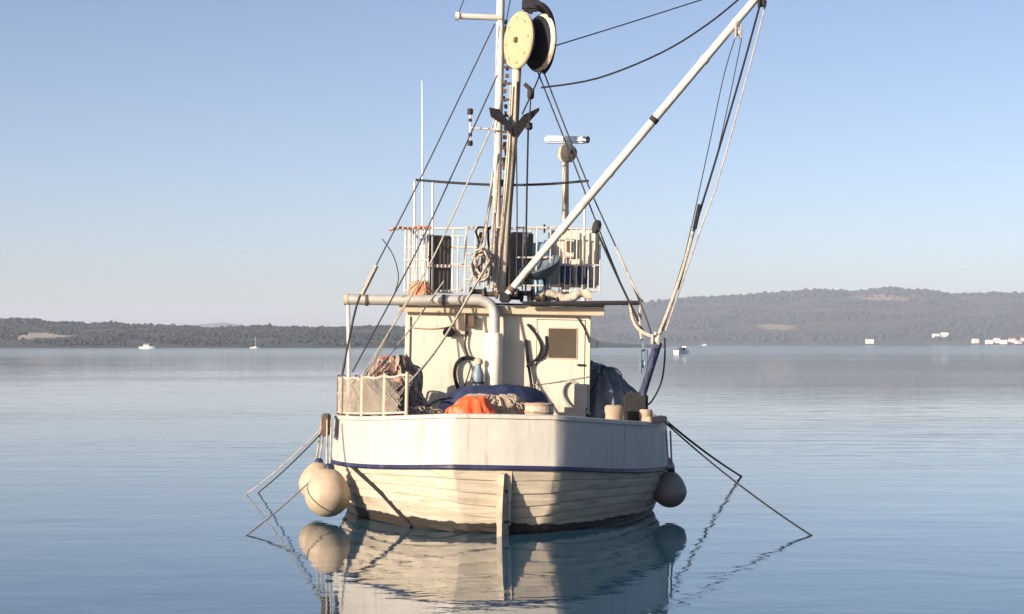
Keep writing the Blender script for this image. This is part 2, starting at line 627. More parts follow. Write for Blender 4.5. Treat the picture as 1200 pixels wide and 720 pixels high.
hr_mat = hill_material('coastal_scrub_far', (0.022, 0.032, 0.036), (0.07, 0.062, 0.058), 0.55, 0, 0,
                       [((rc.x, rc.y, rc.z), (95, 300, 10), (0.27, 0.19, 0.14)), ((rc2.x, rc2.y, rc2.z), (40, 200, 8), (0.22, 0.18, 0.13))])
hl, hlf = hills('hill_near', TL, 1400, 2000, -300, 780, 260, 30, hl_mat, 0.10, 160)
hr, hrf = hills('hill_far', TR, 3500, 4400, 380, 1620, 300, 44, hr_mat, 0.13, 420)
hf, hff = hills('hill_distant', TF, 6000, 6800, 100, 560, 80, 16, hr_mat, 0.05, 500)


def forest(name, hf_, x0, x1, cnt, size, m, label, seed, dens):
    rnd = random.Random(seed)
    ico = bmesh.new()
    bmesh.ops.create_icosphere(ico, subdivisions=1, radius=1)
    ico.verts.index_update()
    iv = [q.co.copy() for q in ico.verts]
    ifc = [tuple(w.index for w in q.verts) for q in ico.faces]
    ico.free()
    vs, fs = [], []
    k = 0
    while k < cnt:
        px, v = rnd.uniform(x0, x1), 0.03 + 1.02 * rnd.random()
        p = hf_(px, v)
        dn = noise.fractal(Vector((p.x / dens, p.y / dens, seed)), 1.0, 2.0, 4)
        k += 1
        if dn < -0.12 + 0.3 * rnd.random() - 0.2 * (v > 0.9):
            continue
        if v < 0.12 and rnd.random() < 0.4:
            continue
        if name == 'hillside_scrub' and ((px - 38) / 25) ** 2 + ((v - .42) / .34) ** 2 + 1.3 * noise.fractal(Vector((px * .15, v * 9, 2)), 1.0, 2.0, 3) < 1 and rnd.random() < 0.9:
            continue
        if name == 'hillside_woodland' and abs(px - 1055) < 62 and 0.72 < v < 0.93 and rnd.random() < 0.7:
            continue
        s = size * (0.5 + 1.3 * rnd.random() ** 3) * (0.8 + 0.8 * max(0, dn))
        o = len(vs)
        sz = rnd.uniform(0.65, 1.15)
        for q in iv:
            w = rnd.uniform(0.72, 1.2)
            vs.append((p.x + q.x * s * w, p.y + q.y * s * w, p.z + s * 0.35 + q.z * s * sz * w))
        fs += [(a + o, b + o, c + o) for a, b, c in ifc]
    me = bpy.data.meshes.new(name)
    me.from_pydata(vs, [], fs)
    me.update()
    me.materials.append(m)
    o = bpy.data.objects.new(name, me)
    COL.objects.link(o)
    o['kind'] = 'stuff'
    tag(o, label, 'woodland')


forest('hillside_scrub', hlf, -120, 700, 28000, 1.5, leaf_material('scrub_leaves', (0.012, 0.022, 0.027)),
       'dark green scrub covering the low hill on the left shore', 3, 60)
forest('hillside_woodland', hrf, 560, 1300, 40000, 3.8, leaf_material('woodland_leaves', (0.014, 0.024, 0.030)),
       'hazy green woodland covering the higher hill on the right', 5, 170)

# ================================================================== FISHING BOAT
boat = bpy.data.objects.new('fishing_boat', None)
COL.objects.link(boat)
boat.matrix_world = B
tag(boat, 'white wooden fishing trawler seen from astern, moored in calm water', 'fishing boat')
LOA, YM = 15.5, 7.5


def zrail(y):
    return 1.92 - 0.1 * y + 0.012 * y * y


def plan(s, b, ys, R, p, kc):
    """half outline in plan: s 0 at the stern centreline, 0.5 at full beam, 1 at the stem"""
    if s <= 0.5:
        s0 = kc * 0.2
        if s < s0:                                   # flat run across the stern up to a rounded knuckle
            return kc * b * s / s0, ys + 0.03 * s / s0
        a = (s - s0) / (0.5 - s0) * pi / 2
        return (b * (kc + (1 - kc) * max(0, sin(a)) ** (2 / p)), ys + 0.03 * (kc > 0) + (R - 0.03 * (kc > 0)) * (1 - max(0, cos(a)) ** (2 / p)))
    y0 = ys + R
    u = (s - 0.5) * 2
    return b * (1 - u ** 2.4), y0 + (LOA - y0) * u


RAIL = (3.06, 0.0, 4.0, 1.33, .26)
RUB = (3.10, 0.0, 4.1, 1.33, .26)
MID = (3.02, 0.26, 4.2, 1.36, .24)
WL = (2.84, 0.46, 4.4, 1.45, .18)
LOW = (2.2, 1.5, 4.6, 1.5, .08)


def lerp4(a, b, t):
    return tuple(x + (y - x) * t for x, y in zip(a, b))


def hullpt(t, s, side, off=0.0):
    """t 0 at the rub rail, 1 at 0.45 m below the water; planks sweep down to the sternpost"""
    if s < 0.32:
        t = t + 0.16 * sin(pi * t) * (1 - s / 0.32) ** 2
    zz = 1.12 * (1 - t) - 0.45 * t
    if t < 0.4:
        pr = lerp4(RUB, MID, t / 0.4)
    elif t < 0.71:
        pr = lerp4(MID, WL, (t - 0.4) / 0.31)
    else:
        pr = lerp4(WL, LOW, (t - 0.71) / 0.29)
    x, y = plan(s, *pr)
    z = (zrail(y) - 0.8) * (1 - t) - 0.45 * t
    if off:
        x2, y2 = plan(min(1, s + 0.004), *pr)
        x1, y1 = plan(max(0, s - 0.004), *pr)
        nx, ny = (y2 - y1), -(x2 - x1)
        k = sqrt(nx * nx + ny * ny) or 1
        x, y = max(0, x + off * nx / k), y + off * ny / k
    return Vector((side * x, y, z))


def railpt(s, side, dz=0.0, off=0.0, pr=RAIL):
    x, y = plan(s, *pr)
    z = zrail(y) + dz
    x2, y2 = plan(min(1, s + 0.004), *pr)
    x1, y1 = plan(max(0, s - 0.004), *pr)
    nx, ny = (y2 - y1), -(x2 - x1)
    k = sqrt(nx * nx + ny * ny) or 1
    if off:
        x, y = max(0, x + off * nx / k), y + off * ny / k
    return Vector((side * x, y, z))


SS = [0.5 * (i / 50) ** 1.0 for i in range(51)] + [0.5 + 0.5 * (i / 14) for i in range(1, 15)]
ring = [(s, -1) for s in reversed(SS)] + [(s, 1) for s in SS[1:]]

mb = MB()
mb.grid([[hullpt(i / 12, s, sd, -0.03) for s, sd in ring] for i in range(13)])
hull = mb.build('hull', 'hull', boat)
# strakes: one strip on each side for every run of planking, standing proud and lapped like worn carvel planks
NST = 10
rp = random.Random(4)
for side in (-1, 1):
    for i in range(NST):
        t0, t1 = i / NST + 0.0025, (i + 1) / NST - 0.0025
        lip, top = 0.014 + rp.uniform(-0.006, 0.012), rp.uniform(-0.012, 0.0)
        rows = []
        for (t, of) in ((t0, -0.035), (t0, top), (t0 + (t1 - t0) * 0.5, (top + lip) * 0.5 + 0.008), (t1, lip), (t1, -0.035)):
            rows.append([hullpt(t, s, side, of + 0.012 * noise.noise(Vector((s * 34, i * 5.1, side)))) for s in SS])
        m_ = MB()
        m_.grid(rows)
        m_.build('plank', 'hull', hull, smooth=35)

# bulwark: outer and inner skin
mb = MB()
rows = []
for dz, pr, off in ((-0.8, RUB, 0.0), (-0.6, lerp4(RUB, RAIL, .25), 0.006), (-0.4, lerp4(RUB, RAIL, .5), 0.008), (-0.2, lerp4(RUB, RAIL, .75), 0.006), (0, RAIL, 0),
                    (0, RAIL, -0.12), (-0.8, RUB, -0.14)):
    rows.append([railpt(s, sd, dz, off, pr) for s, sd in ring])
mb.grid(rows)
bulwark = mb.build('bulwark', 'paint', boat, smooth=35)
mb = MB()
rows = []
for dz, off in ((-0.015, 0.035), (0.045, 0.03), (0.055, 0.0), (0.055, -0.13), (0.045, -0.16), (-0.015, -0.165), (-0.015, 0.035)):
    rows.append([railpt(s, sd, dz, off) for s, sd in ring])
mb.grid(rows)
mb.build('cap_rail', 'paint', bulwark, smooth=35)
mb = MB()
rows = []
for dz, off in ((-0.845, -0.02), (-0.845, 0.045), (-0.83, 0.065), (-0.79, 0.065), (-0.775, 0.045), (-0.775, -0.02)):
    rows.append([railpt(s, sd, dz, off, RUB) for s, sd in ring])
mb.grid(rows)
mb.build('rub_rail', 'blue', boat, smooth=35)
# deck
mb = MB()
mb.grid([[railpt(s, sd, -0.72, -0.13) for sd in (-1, 1)] for s in SS[:-1]])
mb.build('deck', 'deck', boat, smooth=0)
# sternpost and rudder (helm over to port)
mb = MB()
mb.add([(-.12, .02, 1.06), (.12, .02, 1.06), (.12, .5, 1.06), (-.12, .5, 1.06), (-.11, .22, -.5), (.11, .22, -.5), (.11, 1.8, -.5), (-.11, 1.8, -.5)],
       [(0, 1, 2, 3), (4, 5, 6, 7), (0, 1, 5, 4), (1, 2, 6, 5), (2, 3, 7, 6), (3, 0, 4, 7)])
mb.build('sternpost', 'hull', boat, smooth=0)
mb = MB()
w = .045
pro = [(.0, 1.02), (-.10, 1.00), (-.14, .55), (-.16, -.50), (.16, -.50)]
RR = Matrix.Translation((0, .06, 0)) @ Matrix.Rotation(radians(-28), 4, 'Z')
mb.add([RR @ Vector((-w, y, z)) for y, z in pro] + [RR @ Vector((w, y, z)) for y, z in pro],
       [(0, 1, 2, 3, 4), (9, 8, 7, 6, 5)] + [(i, (i + 1) % 5, 5 + (i + 1) % 5, 5 + i) for i in range(5)])
rud = mb.build('rudder', 'rudder', boat, smooth=0)
for z in (.72, .22):
    MB().box(RR @ Vector((0, .03, z)), (.12, .2, .05), RR, bev=.01).build('pintle_strap', 'rust', rud)

# ------------------------------------------------------------------ wheelhouse
YW = 6.0
wl, wr = P(475, 400, YW), P(692, 400, YW)
zt = P(583, 366, YW).z
zd = 1.15
xc, hw = (wl.x + wr.x) / 2, (wr.x - wl.x) / 2
y0 = (wl.y + wr.y) / 2
mb = MB()
mb.box((xc, y0 + 2.3, (zt + zd) / 2), (2 * hw, 4.6, zt - zd), bev=.03)
house = mb.build('wheelhouse', 'house', boat)
for sx in (-1, 1):
    MB().box((xc + sx * (hw - .045), y0 - .012, (zt + zd) / 2 - .05), (.10, .05, zt - zd - .12), bev=.012).build('corner_trim', 'house', house)


def onwall(px, py, off=0.0):
    q = P(px, py, YW)
    return Vector((q.x, y0 - off, q.z))


def wallbox(x0, y0_, x1, y1, depth, name, m, par, bev=.006, off=0):
    a, b = onwall(x0, y0_), onwall(x1, y1)
    return MB().box(((a.x + b.x) / 2, y0 - depth / 2 - off, (a.z + b.z) / 2), (abs(b.x - a.x), depth, abs(a.z - b.z)), bev=bev).build(name, m, par)


wallbox(629.2, 374.2, 684.8, 497, .010, 'door_gap', 'dark', house, bev=0)
wallbox(630, 375, 684, 497, .035, 'door', 'house', house, bev=.012)
wallbox(641.5, 383.5, 676.5, 421.5, .012, 'window_frame', 'fascia', house, off=.035, bev=.004)
wallbox(643, 385, 675, 420, .010, 'window_pane', 'pane', house, bev=0, off=.041)
q = onwall(681, 428)
MB().box((q.x, y0 - .05, q.z), (.16, .05, .04), bev=.01).build('door_handle', 'dark', house)
for py in (392, 455):
    q = onwall(629, py)
    MB().box((q.x, y0 - .035, q.z), (.05, .03, .16), bev=.006).build('door_hinge', 'fascia', house)
# pale wall seams and conduit
mb = MB()
mb.tube(smoothpath([onwall(483, 384, .03), onwall(510, 385, .03), onwall(536, 380, .03), onwall(562, 372, .03)]), .014, 6)
mb.build('wall_conduit', 'fascia', house)
wallbox(533, 366, 545, 392, .10, 'junction_box', 'fascia', house)
wallbox(549, 370, 556, 384, .14, 'deck_lamp_bracket', 'rust', house)
q = onwall(526, 386, .1)
MB().lathe([(.02, 0), (.10, .03), (.12, .10), (.05, .13)], q, (0, -.6, -.6), 12).build('deck_lamp', 'dark', house)

# roof
a, b = P(468, 360, YW - .35), P(709, 365, YW - .35)
zr = zt + .02
mb = MB()
mb.box(((a.x + b.x) / 2, y0 + 2.25, zr + .055), (b.x - a.x, 4.74, .10), bev=.02)
roof = mb.build('wheelhouse_roof', 'fascia', boat)
mb = MB()
mb.box(((a.x + b.x) / 2, y0 - .14, zr + .02), (b.x - a.x + .02, .04, .15), bev=.008)
mb.build('fascia_board', 'fascia', roof)
mb = MB()
mb.tube([Vector((a.x - .03, y0 - .19, zr + .13)), Vector((b.x, y0 - .19, zr + .13))], .022, 8)
mb.build('roof_edge_rail', 'dark', roof)
ZROOF = zr + .11

# exhaust pipe running left along the roof edge and turning down to the silencer
ye = YW - .28
pts = [P(404, 351, ye), P(480, 352, ye), P(555, 352, ye)] + [P(566, 353, ye), P(574, 357, ye), P(578.5, 364, ye), P(579.5, 374, ye), P(579.5, 392, ye)]
mb = MB()
mb.tube(smoothpath(pts, 5), px2m(6.2, ye), 16)
ex = mb.build('exhaust_pipe', 'galv', boat)
a, b = P(579, 390, ye), P(579, 458, ye)
r = px2m(10.5, ye)
mb = MB()
mb.lathe([(r * .62, 0), (r * .98, -.02), (r, -.04), (r, -(a.z - b.z) + .03), (r * .9, -(a.z - b.z))], a, n=24)
mb.build('silencer', 'muffler', ex)
for px in (430, 520):
    c = P(px, 352, ye)
    MB().lathe([(px2m(6.8, ye), -.03), (px2m(6.8, ye), .03)], c, (1, 0, 0), 16).build('pipe_clamp', 'rust', ex)
c = P(405, 351, ye)
MB().lathe([(px2m(6.8, ye), -.03), (px2m(6.8, ye), .05)], c, (1, 0, 0), 16).build('pipe_collar', 'fascia', ex)
mb = MB()
mb.tube([P(408, 356, ye), P(408.5, 400, ye), P(409, 492, ye)], px2m(2.2, ye), 8)
mb.build('support_post', 'white', ex)
mb = MB()
mb.tube([P(612, 356, YW - .4), P(753, 355, YW - .4)], px2m(2.6, YW), 8)
cb = mb.build('crossbar', 'dark', boat)

# hoses and gear on the aft wall
for pts, rr, m in (
        ([(618, 380), (628, 392), (634, 405), (632, 416), (624, 425), (617, 430)], 1.5, 'roped'),
        ([(640, 394), (640, 408), (636, 418), (626, 423), (618, 427)], 1.6, 'roped'),
        ([(616, 398), (618, 420), (621, 440), (624, 462)], 1.7, 'roped'),
        ([(676, 372), (684, 384), (691, 402)], 0.8, 'roped'),
        ([(618, 452), (650, 448), (690, 441)], 0.5, 'rope'),
        ([(548, 388), (545, 402), (547, 414), (552, 420)], 1.0, 'roped'),
        ([(560, 424), (548, 419), (537, 424), (533, 436), (535, 450), (541, 462)], 2.2, 'rubber'),
        ([(552, 428), (548, 442), (543, 455)], 0.7, 'roped'),
        ([(676, 450), (668, 447), (661, 452), (659, 462), (664, 472), (671, 479)], 1.8, 'galv')):
    m_ = MB()
    m_.tube(smoothpath([onwall(x, y, .05 + .012 * i) for i, (x, y) in enumerate(pts)]), px2m(rr, YW), 6)
    m_.build('hose', m, boat)
wallbox(673, 450, 688, 480, .16, 'wall_shade_box', 'wallshade', house)  # box added in place of a cast shadow on the wall
wallbox(655, 477, 691, 512, .30, 'low_shade_box', 'wallshade', house, bev=.1)  # rounded box added low by the door, its colour imitating cast shadow

# ------------------------------------------------------------------ mast, boom
YMAST = YW + .1
mb = MB()
mp = [P(607, 62, YMAST - .25), P(602, 150, YMAST - .2), P(594, 240, YMAST - .1), P(587, 345, YMAST)]
mb.tube([mp[0], mp[1], mp[2], mp[3]], [px2m(5.0, YW), px2m(5.6, YW), px2m(6.6, YW), px2m(7.2, YW)], 14)
mast = mb.build('mast', 'mast', boat)
mb = MB()
mb.tube([P(588, -90, YMAST + .15), P(586, 60, YMAST + .15), P(583, 200, YMAST + .15), P(581, 345, YMAST + .15)], [px2m(4.4, YW), px2m(5, YW), px2m(5, YW), px2m(5, YW)], 12)
mb.build('topmast', 'mastw', mast)
for py in range(60, 330, 19):
    f = (py - 84) / 261
    MB().box(P(596 - 7 * f, py, YMAST - .02), (px2m(15 - 5 * f, YW), .06, .045), bev=.008).build('mast_step', 'rust', mast)
rc_ = random.Random(9)
for py in range(26, 240, 9):
    MB().box(P(593 + rc_.uniform(-1.5, 1.5) - .02 * max(0, py - 100), py, YMAST + .0), (px2m(rc_.uniform(2.5, 5), YW), .08, px2m(rc_.uniform(4, 9), YW)), Matrix.Rotation(rc_.uniform(-.3, .3), 4, 'Y'), bev=.008).build('mast_cleat', rc_.choice(('black', 'rust', 'dark')), mast)
mb = MB()
mb.tube([P(535, 19, YMAST), P(588, 21, YMAST + .1)], px2m(3.6, YW), 10)
mb.build('yardarm', 'white', mast)
MB().lathe([(px2m(5, YW), -.04), (px2m(5, YW), .04)], P(536, 19, YMAST), (1, 0, 0), 10).build('yardarm_end', 'white', mast)
# flood lamps spread like two wings below the power block
for pts in (((573, 126), (585, 128), (600, 147), (600, 160), (590, 147), (575, 137)), ((632, 126), (632, 130), (618, 146), (604, 166), (602, 150), (613, 135))):
    a = [P(x, y, YMAST - .45) for x, y in pts]
    b = [P(x, y, YMAST - .2) for x, y in pts]
    n = len(pts)
    MB().add(a + b, [tuple(range(n)), tuple(range(2 * n - 1, n - 1, -1))] + [(i, (i + 1) % n, n + (i + 1) % n, n + i) for i in range(n)]).build('crosstree_wing', 'black', mast, smooth=0)
# blocks beside the mast
for px, py, h in ((622, 110, 13), (620, 148, 9)):
    r = px2m(4.2, YW)
    MB().lathe([(r * .4, px2m(h / 2, YW)), (r, px2m(h / 3, YW)), (r, -px2m(h / 3, YW)), (r * .5, -px2m(h / 2, YW))], P(px, py, YMAST - .4), n=12).build('pulley_block', 'dark', mast)
m_ = MB()
m_.tube([P(615, 99, YMAST - .35), P(622, 105, YMAST - .4)], px2m(2.4, YW), 8)
m_.build('block_strop', 'dark', mast)
# nav light bracket to the left of the mast
m_ = MB()
m_.tube([P(551, 150, YMAST), P(582, 152, YMAST)], px2m(1.2, YW), 6)
m_.tube([P(551, 132, YMAST), P(551, 172, YMAST)], px2m(1.1, YW), 6)
nb = m_.build('navigation_light_bracket', 'white', mast)
for py, rr in ((131, 3.6), (141, 2.0), (158, 2.2), (168, 3.2)):
    r = px2m(rr, YW)
    MB().lathe([(r * .6, r), (r, r * .8), (r, -r * .8), (r * .6, -r)], P(551, py, YMAST), n=12).build('navigation_light', 'dark', mast)
# tackle hanging against the mast foot
for (a, b, r) in (((578, 200), (561, 335), 1.5), ((582, 205), (572, 338), 1.6), ((580, 240), (577, 338), 2.0), ((584, 180), (580, 250), 2.0), ((577, 230), (550, 335), 1.2)):
    m_ = MB()
    m_.tube(sagline(P(*a, YMAST - .2), P(*b, YMAST - .3), .05, 8), px2m(r, YW), 6)
    m_.build('halyard', 'rope', mast)
cl = []
for i in range(70):
    a = i * .62
    r = 11 + 3 * sin(i * .37)
    cl.append(P(564 + r * .8 * cos(a) + 1.5 * sin(i), 311 + r * 1.45 * sin(a), YMAST - .35 + .10 * sin(i * 1.3)))
m_ = MB()
m_.tube(cl, px2m(1.4, YW), 6)
coil = m_.build('rope_coil', 'rope', mast)
cl = [P(566 + 8 * cos(i * .7) + 2 * sin(i * 1.9), 296 + 30 * sin(i * .41), YMAST - .2 + .05 * sin(i * 2.3)) for i in range(40)]
m_ = MB()
m_.tube(cl, px2m(1.5, YW), 6)
m_.build('rope_coil', 'roped', mast)
# winch and clutter at the mast foot
for (px, py, rr, m) in ((560, 342, 5, 'dark'), (574, 345, 5, 'rust'), (603, 348, 6, 'dark'), (615, 344, 5, 'dark'), (628, 349, 5, 'rust'), (645, 350, 4, 'dark')):
    r = px2m(rr, YW)
    MB().lathe([(r, -.16), (r * 1.1, -.13), (r * .6, -.10), (r * .6, .10), (r * 1.1, .13), (r, .16)], P(px, py, YW - .05), (1, .2, 0), 14).build('winch_drum', m, mast)

# boom
YB0, YB1 = YW - .35, 4.4
ba, bb = P(594, 346, YB0), P(893, -10, YB1)
mb = MB()
mb.tube([ba, ba.lerp(bb, .35), ba.lerp(bb, .7), bb], [px2m(4.2, YB0), px2m(5.0, 5), px2m(5.0, 5), px2m(4.6, 4.5)], 14)
boom = mb.build('boom', 'mastw', boat)
for k, m in ((.585, 'dark'), (.02, 'rust'), (.99, 'dark'), (.22, 'mastw'), (.41, 'mastw'), (.78, 'mastw'), (.90, 'galv')):
    c = ba.lerp(bb, k)
    MB().lathe([(px2m(5.6, 5), -.05), (px2m(5.6, 5), .05)], c, bb - ba, 14).build('boom_band', m, boom)


def block(px, py, y, w, h, m, par, tilt=0):
    """a rope block: two cheek plates, a sheave between them and a shackle"""
    c = P(px, py, y)
    W, H = px2m(w, y), px2m(h, y)
    mb = MB()
    mb.box(c + Vector((-W * .33, 0, 0)), (W * .25, W * .9, H), bev=W * .08)
    mb.box(c + Vector((W * .33, 0, 0)), (W * .25, W * .9, H), bev=W * .08)
    mb.lathe([(W * .5, -W * .18), (W * .38, 0), (W * .5, W * .18)], c + Vector((0, 0, -H * .1)), (1, 0, 0), 14)
    mb.tube([c + Vector((0, 0, H * .4)), c + Vector((0, 0, H * .75))], W * .15, 6)
    return mb.build('pulley_block', m, par)


block(865, 37, 4.5, 9, 17, 'galv', boom)
block(893, 3, 4.35, 10, 12, 'dark', boom)
# gooseneck
MB().box(P(592, 349, YB0), (.22, .2, .2), bev=.03).build('gooseneck', 'dark', boom)

# ------------------------------------------------------------------ rigging lines (part of the boat)


def line(pts, r, m, sag=0.0, name='stay', n=14, par=None):
    """pts: (px, py, depth) in order"""
    q = [P(*p) for p in pts]
    path = []
    if len(q) == 2:
        path = sagline(q[0], q[1], sag, n)
    else:
        path = smoothpath(q, 5)
    mb = MB()
    mb.tube(path, px2m(r, sum(p[2] for p in pts) / len(pts)), 6)
    return mb.build(name, m, par or boat)


line([(580, 28, 6.1), (490, 215, 5.2), (432, 328, 4.5)], .85, 'wire')
line([(436, 320, 4.55), (418, 358, 4.3), (401, 440, 3.6)], 1.5, 'wire')
line([(441, 312, 4.55), (424, 346, 4.3)], 3.0, 'rope', name='stay_whipping')
line([(583, 88, 6.0), (500, 270, 5.5), (462, 345, 5.0), (413, 436, 4.2)], .85, 'wire')
line([(582, 136, 5.7), (524, 268, 5.3), (492, 330, 5.0), (425, 440, 3.6)], 1.0, 'rope')
line([(574, 305, 5.6), (556, 336, 5.3), (508, 415, 4.2), (440, 492, 2.0)], 1.6, 'rope')
line([(520, 330, 5.3), (470, 400, 4.5), (430, 444, 3.0)], 1.0, 'rope')
line([(477, 352, 5.3), (440, 420, 4.2), (420, 455, 3.0)], 1.2, 'rope')
line([(448, 280, 5.4), (461, 300, 5.4), (467, 325, 5.5), (462, 345, 5.5)], .6, 'wire', name='cable')
line([(590, 42, 6), (600, -10, 6.4)], .7, 'wire')
line([(537, 17, 6.1), (549, -14, 6.4)], .6, 'wire')
line([(637, 84, 6.0), (688, 214, 5.6), (722, 290, 5.0), (757, 372, 4.0), (764, 398, 3.6)], .9, 'wire')
line([(630, 84, 6.0), (672, 190, 5.7), (700, 264, 5.3), (735, 350, 4.6), (755, 390, 4.0)], .9, 'wire')
line([(701, 275, 5.2), (726, 330, 4.7), (748, 376, 4.0)], 1.4, 'roped', name='shroud_tackle')
line([(722, 290, 5.0), (740, 330, 4.5), (752, 354, 4.3)], 1.3, 'rope', name='shroud_tackle')
line([(650, 54, 6.0), (734, 28, 6.6), (850, -9, 7.5)], .75, 'wire')
line([(634, 103, 5.6), (700, 92, 5.2), (775, 62, 4.8), (830, 28, 4.5), (872, -6, 4.4)], 1.15, 'roped', name='topping_lift')
line([(636, 60, 5.9), (634, 84, 5.7), (612, 134, 5.6)], 1.0, 'roped', name='halyard')
line([(605, 160, 5.6), (606, 250, 5.6), (605, 340, 5.6)], .8, 'wire', name='halyard')
line([(619, 150, 5.6), (617, 250, 5.6), (616, 345, 5.6)], 1.1, 'roped', name='halyard')
line([(607, 96, 5.75), (605, 160, 5.75), (598, 250, 5.9), (594, 342, 5.9)], 1.6, 'roped', name='halyard')
line([(599, 100, 5.75), (594, 190, 5.8), (586, 290, 5.9), (583, 342, 5.9)], 1.2, 'rope', name='halyard')
line([(622, 116, 5.6), (620, 146, 5.6)], .8, 'roped', name='halyard')
# boom tackle falling to the starboard quarter
line([(861, 46, 4.5), (848, 90, 4.4), (830, 175, 4.2), (812, 258, 4.0), (798, 320, 3.8)], .6, 'wire', name='boom_fall')
line([(869, 46, 4.5), (856, 110, 4.4), (838, 190, 4.2), (815, 268, 4.0), (795, 340, 3.7)], .6, 'wire', name='boom_fall')
line([(890, 8, 4.4), (866, 95, 4.3), (832, 210, 4.0), (812, 272, 3.9), (776, 388, 3.4)], 1.25, 'roped', name='boom_fall')
line([(898, 2, 4.4), (878, 80, 4.3), (842, 210, 4.0), (820, 272, 3.9), (780, 388, 3.4)], .9, 'rope', name='boom_fall')
line([(820, 240, 3.95), (814, 268, 3.9)], 2.6, 'roped', name='fall_whipping')
line([(812, 272, 3.9), (800, 316, 3.7), (784, 362, 3.5), (772, 392, 3.4)], 1.9, 'rope', name='boom_fall')
line([(738, 352, 4.4), (741, 372, 4.2), (747, 384, 4.0), (758, 392, 3.6), (768, 394, 3.5), (776, 388, 3.4)], 2.0, 'rope', name='rope_bight')
line([(752, 352, 4.4), (750, 375, 4.2), (752, 398, 4.0)], 2.0, 'rope', name='rope_bight')
line([(779, 396, 3.4), (779, 420, 3.4), (775, 448, 3.3), (764, 470, 3.2), (756, 476, 3.2)], 1.0, 'roped', name='rope_bight')
# line over the bridge (awning ridge rope) with its poles
line([(487, 211, 6.5), (540, 215, 6.5), (590, 217, 6.5), (640, 216, 6.5), (690, 212, 6.5)], 1.5, 'wire', name='ridge_line')

# starboard davit with blue wrapping
m_ = MB()
m_.tube([P(746, 482, 3.2), P(758, 446, 3.3), P(773, 402, 3.4)], [px2m(5.5, 3), px2m(4.5, 3), px2m(3.2, 3)], 10)
dav = m_.build('davit', 'tarp', boat)
MB().box(P(745, 478, 3.2), (.42, .34, .55), bev=.05).build('davit_foot', 'dark', dav)
block(754, 424, 3.5, 10, 30, 'bluegrey', dav)
block(768, 398, 3.4, 11, 12, 'galv', dav)
rows = []
for i in range(13):
    t = i / 12
    c = P(768, 408, 3.2).lerp(P(752, 470, 3.1), t)
    w = px2m(4.8 - 1.5 * t, 3) * (1 + .35 * noise.noise(Vector((t * 5, 1, 2))))
    rows.append([c + Vector((cos(a) * w, sin(a) * w, .05 * noise.noise(Vector((t * 9, a, 4))))) * (1 + .25 * noise.noise(Vector((t * 7, cos(a) * 2, sin(a) * 2)))) for a in [2 * pi * j / 12 for j in range(12)]]) if False else rows.append(
        [c + Vector((cos(a), sin(a), 0)) * w * (1 + .35 * noise.noise(Vector((t * 7, cos(a) * 2, sin(a) * 2)))) for a in [2 * pi * j / 12 for j in range(12)]])
m_ = MB()
m_.grid(rows, close=True)
m_.build('davit_wrapping', 'tarp', dav)

# ------------------------------------------------------------------ flying bridge on the roof
YF0, YF1 = 6.15, 9.0


def slat_mesh(h, r):
    m_ = MB()
    m_.tube([(0, 0, 0), (0, 0, h)], r, 6)
    return m_


def bridge_rail(pxs, y, py0, py1, name, slats, rails, r=1.0):
    a, b = P(pxs[0], py0, y), P(pxs[1], py0, y)
    ro = None
    for py in rails:
        m_ = MB()
        m_.tube([P(pxs[0], py, y), P(pxs[1], py, y)], px2m(r * 1.25, y), 8)
        ro_ = m_.build(name if ro is None else 'rail', 'white', boat if ro is None else ro)
        ro = ro or ro_
    h = P(pxs[0], py0, y).z - P(pxs[0], py1, y).z
    first = None
    for px in slats:
        q = P(px, py1, y)
        if first is None:
            first = slat_mesh(h, px2m(r, y)).build('slat', 'white', ro)
            first.location = q
        else:
            o = first.copy()
            COL.objects.link(o)
            o.parent = ro
            o.location = q
    return ro


bridge_rail((473, 501), YF0, 267, 343, 'bridge_railing', [474, 478.5, 483, 487.5, 492, 496.5, 501], (267, 305, 341), 1.0)
bridge_rail((544, 588), YF0, 267, 343, 'bridge_railing', [545, 556, 567, 580], (267, 298, 328), .9)
bridge_rail((528, 545), YF0, 277, 343, 'bridge_railing', [530, 536, 544], (277, 310, 340), .9)
bridge_rail((604, 655), YF0, 267, 343, 'bridge_railing', [612, 628, 644], (267, 302, 335), .9)
bridge_rail((654, 703), YF0, 268, 343, 'bridge_railing', [655, 661.5, 668, 675, 682, 689, 696, 702.5], (268, 311, 341), .75)
bridge_rail((474, 703), YF1, 268, 335, 'bridge_railing', [480, 500, 530, 560, 590, 620, 650, 680, 700], (268, 290, 312), 1.0)
m_ = MB()
m_.tube([P(703, 268, YF0), P(703, 268, YF1)], px2m(1.2, YF0), 8)
m_.tube([P(474, 268, YF0), P(474, 268, YF1)], px2m(1.2, YF0), 8)
m_.build('bridge_side_rail', 'white', boat)
# red and white line wound on the left rail, reaching out to the stay
m_ = MB()
m_.tube(smoothpath([P(457, 270, 5.6), P(468, 267, 5.9), P(480, 268, 6.05), P(492, 266, 6.1), P(506, 267, 6.1)]), px2m(1.5, 6), 8)
m_.build('rail_lashing', 'redrope', boat)
for px in range(460, 506, 6):
    MB().box(P(px, 268, 6.0 - (506 - px) * .008), (.05, .08, .09), Matrix.Rotation(.5, 4, 'Y'), bev=.01).build('lashing_turn', 'rope', boat)
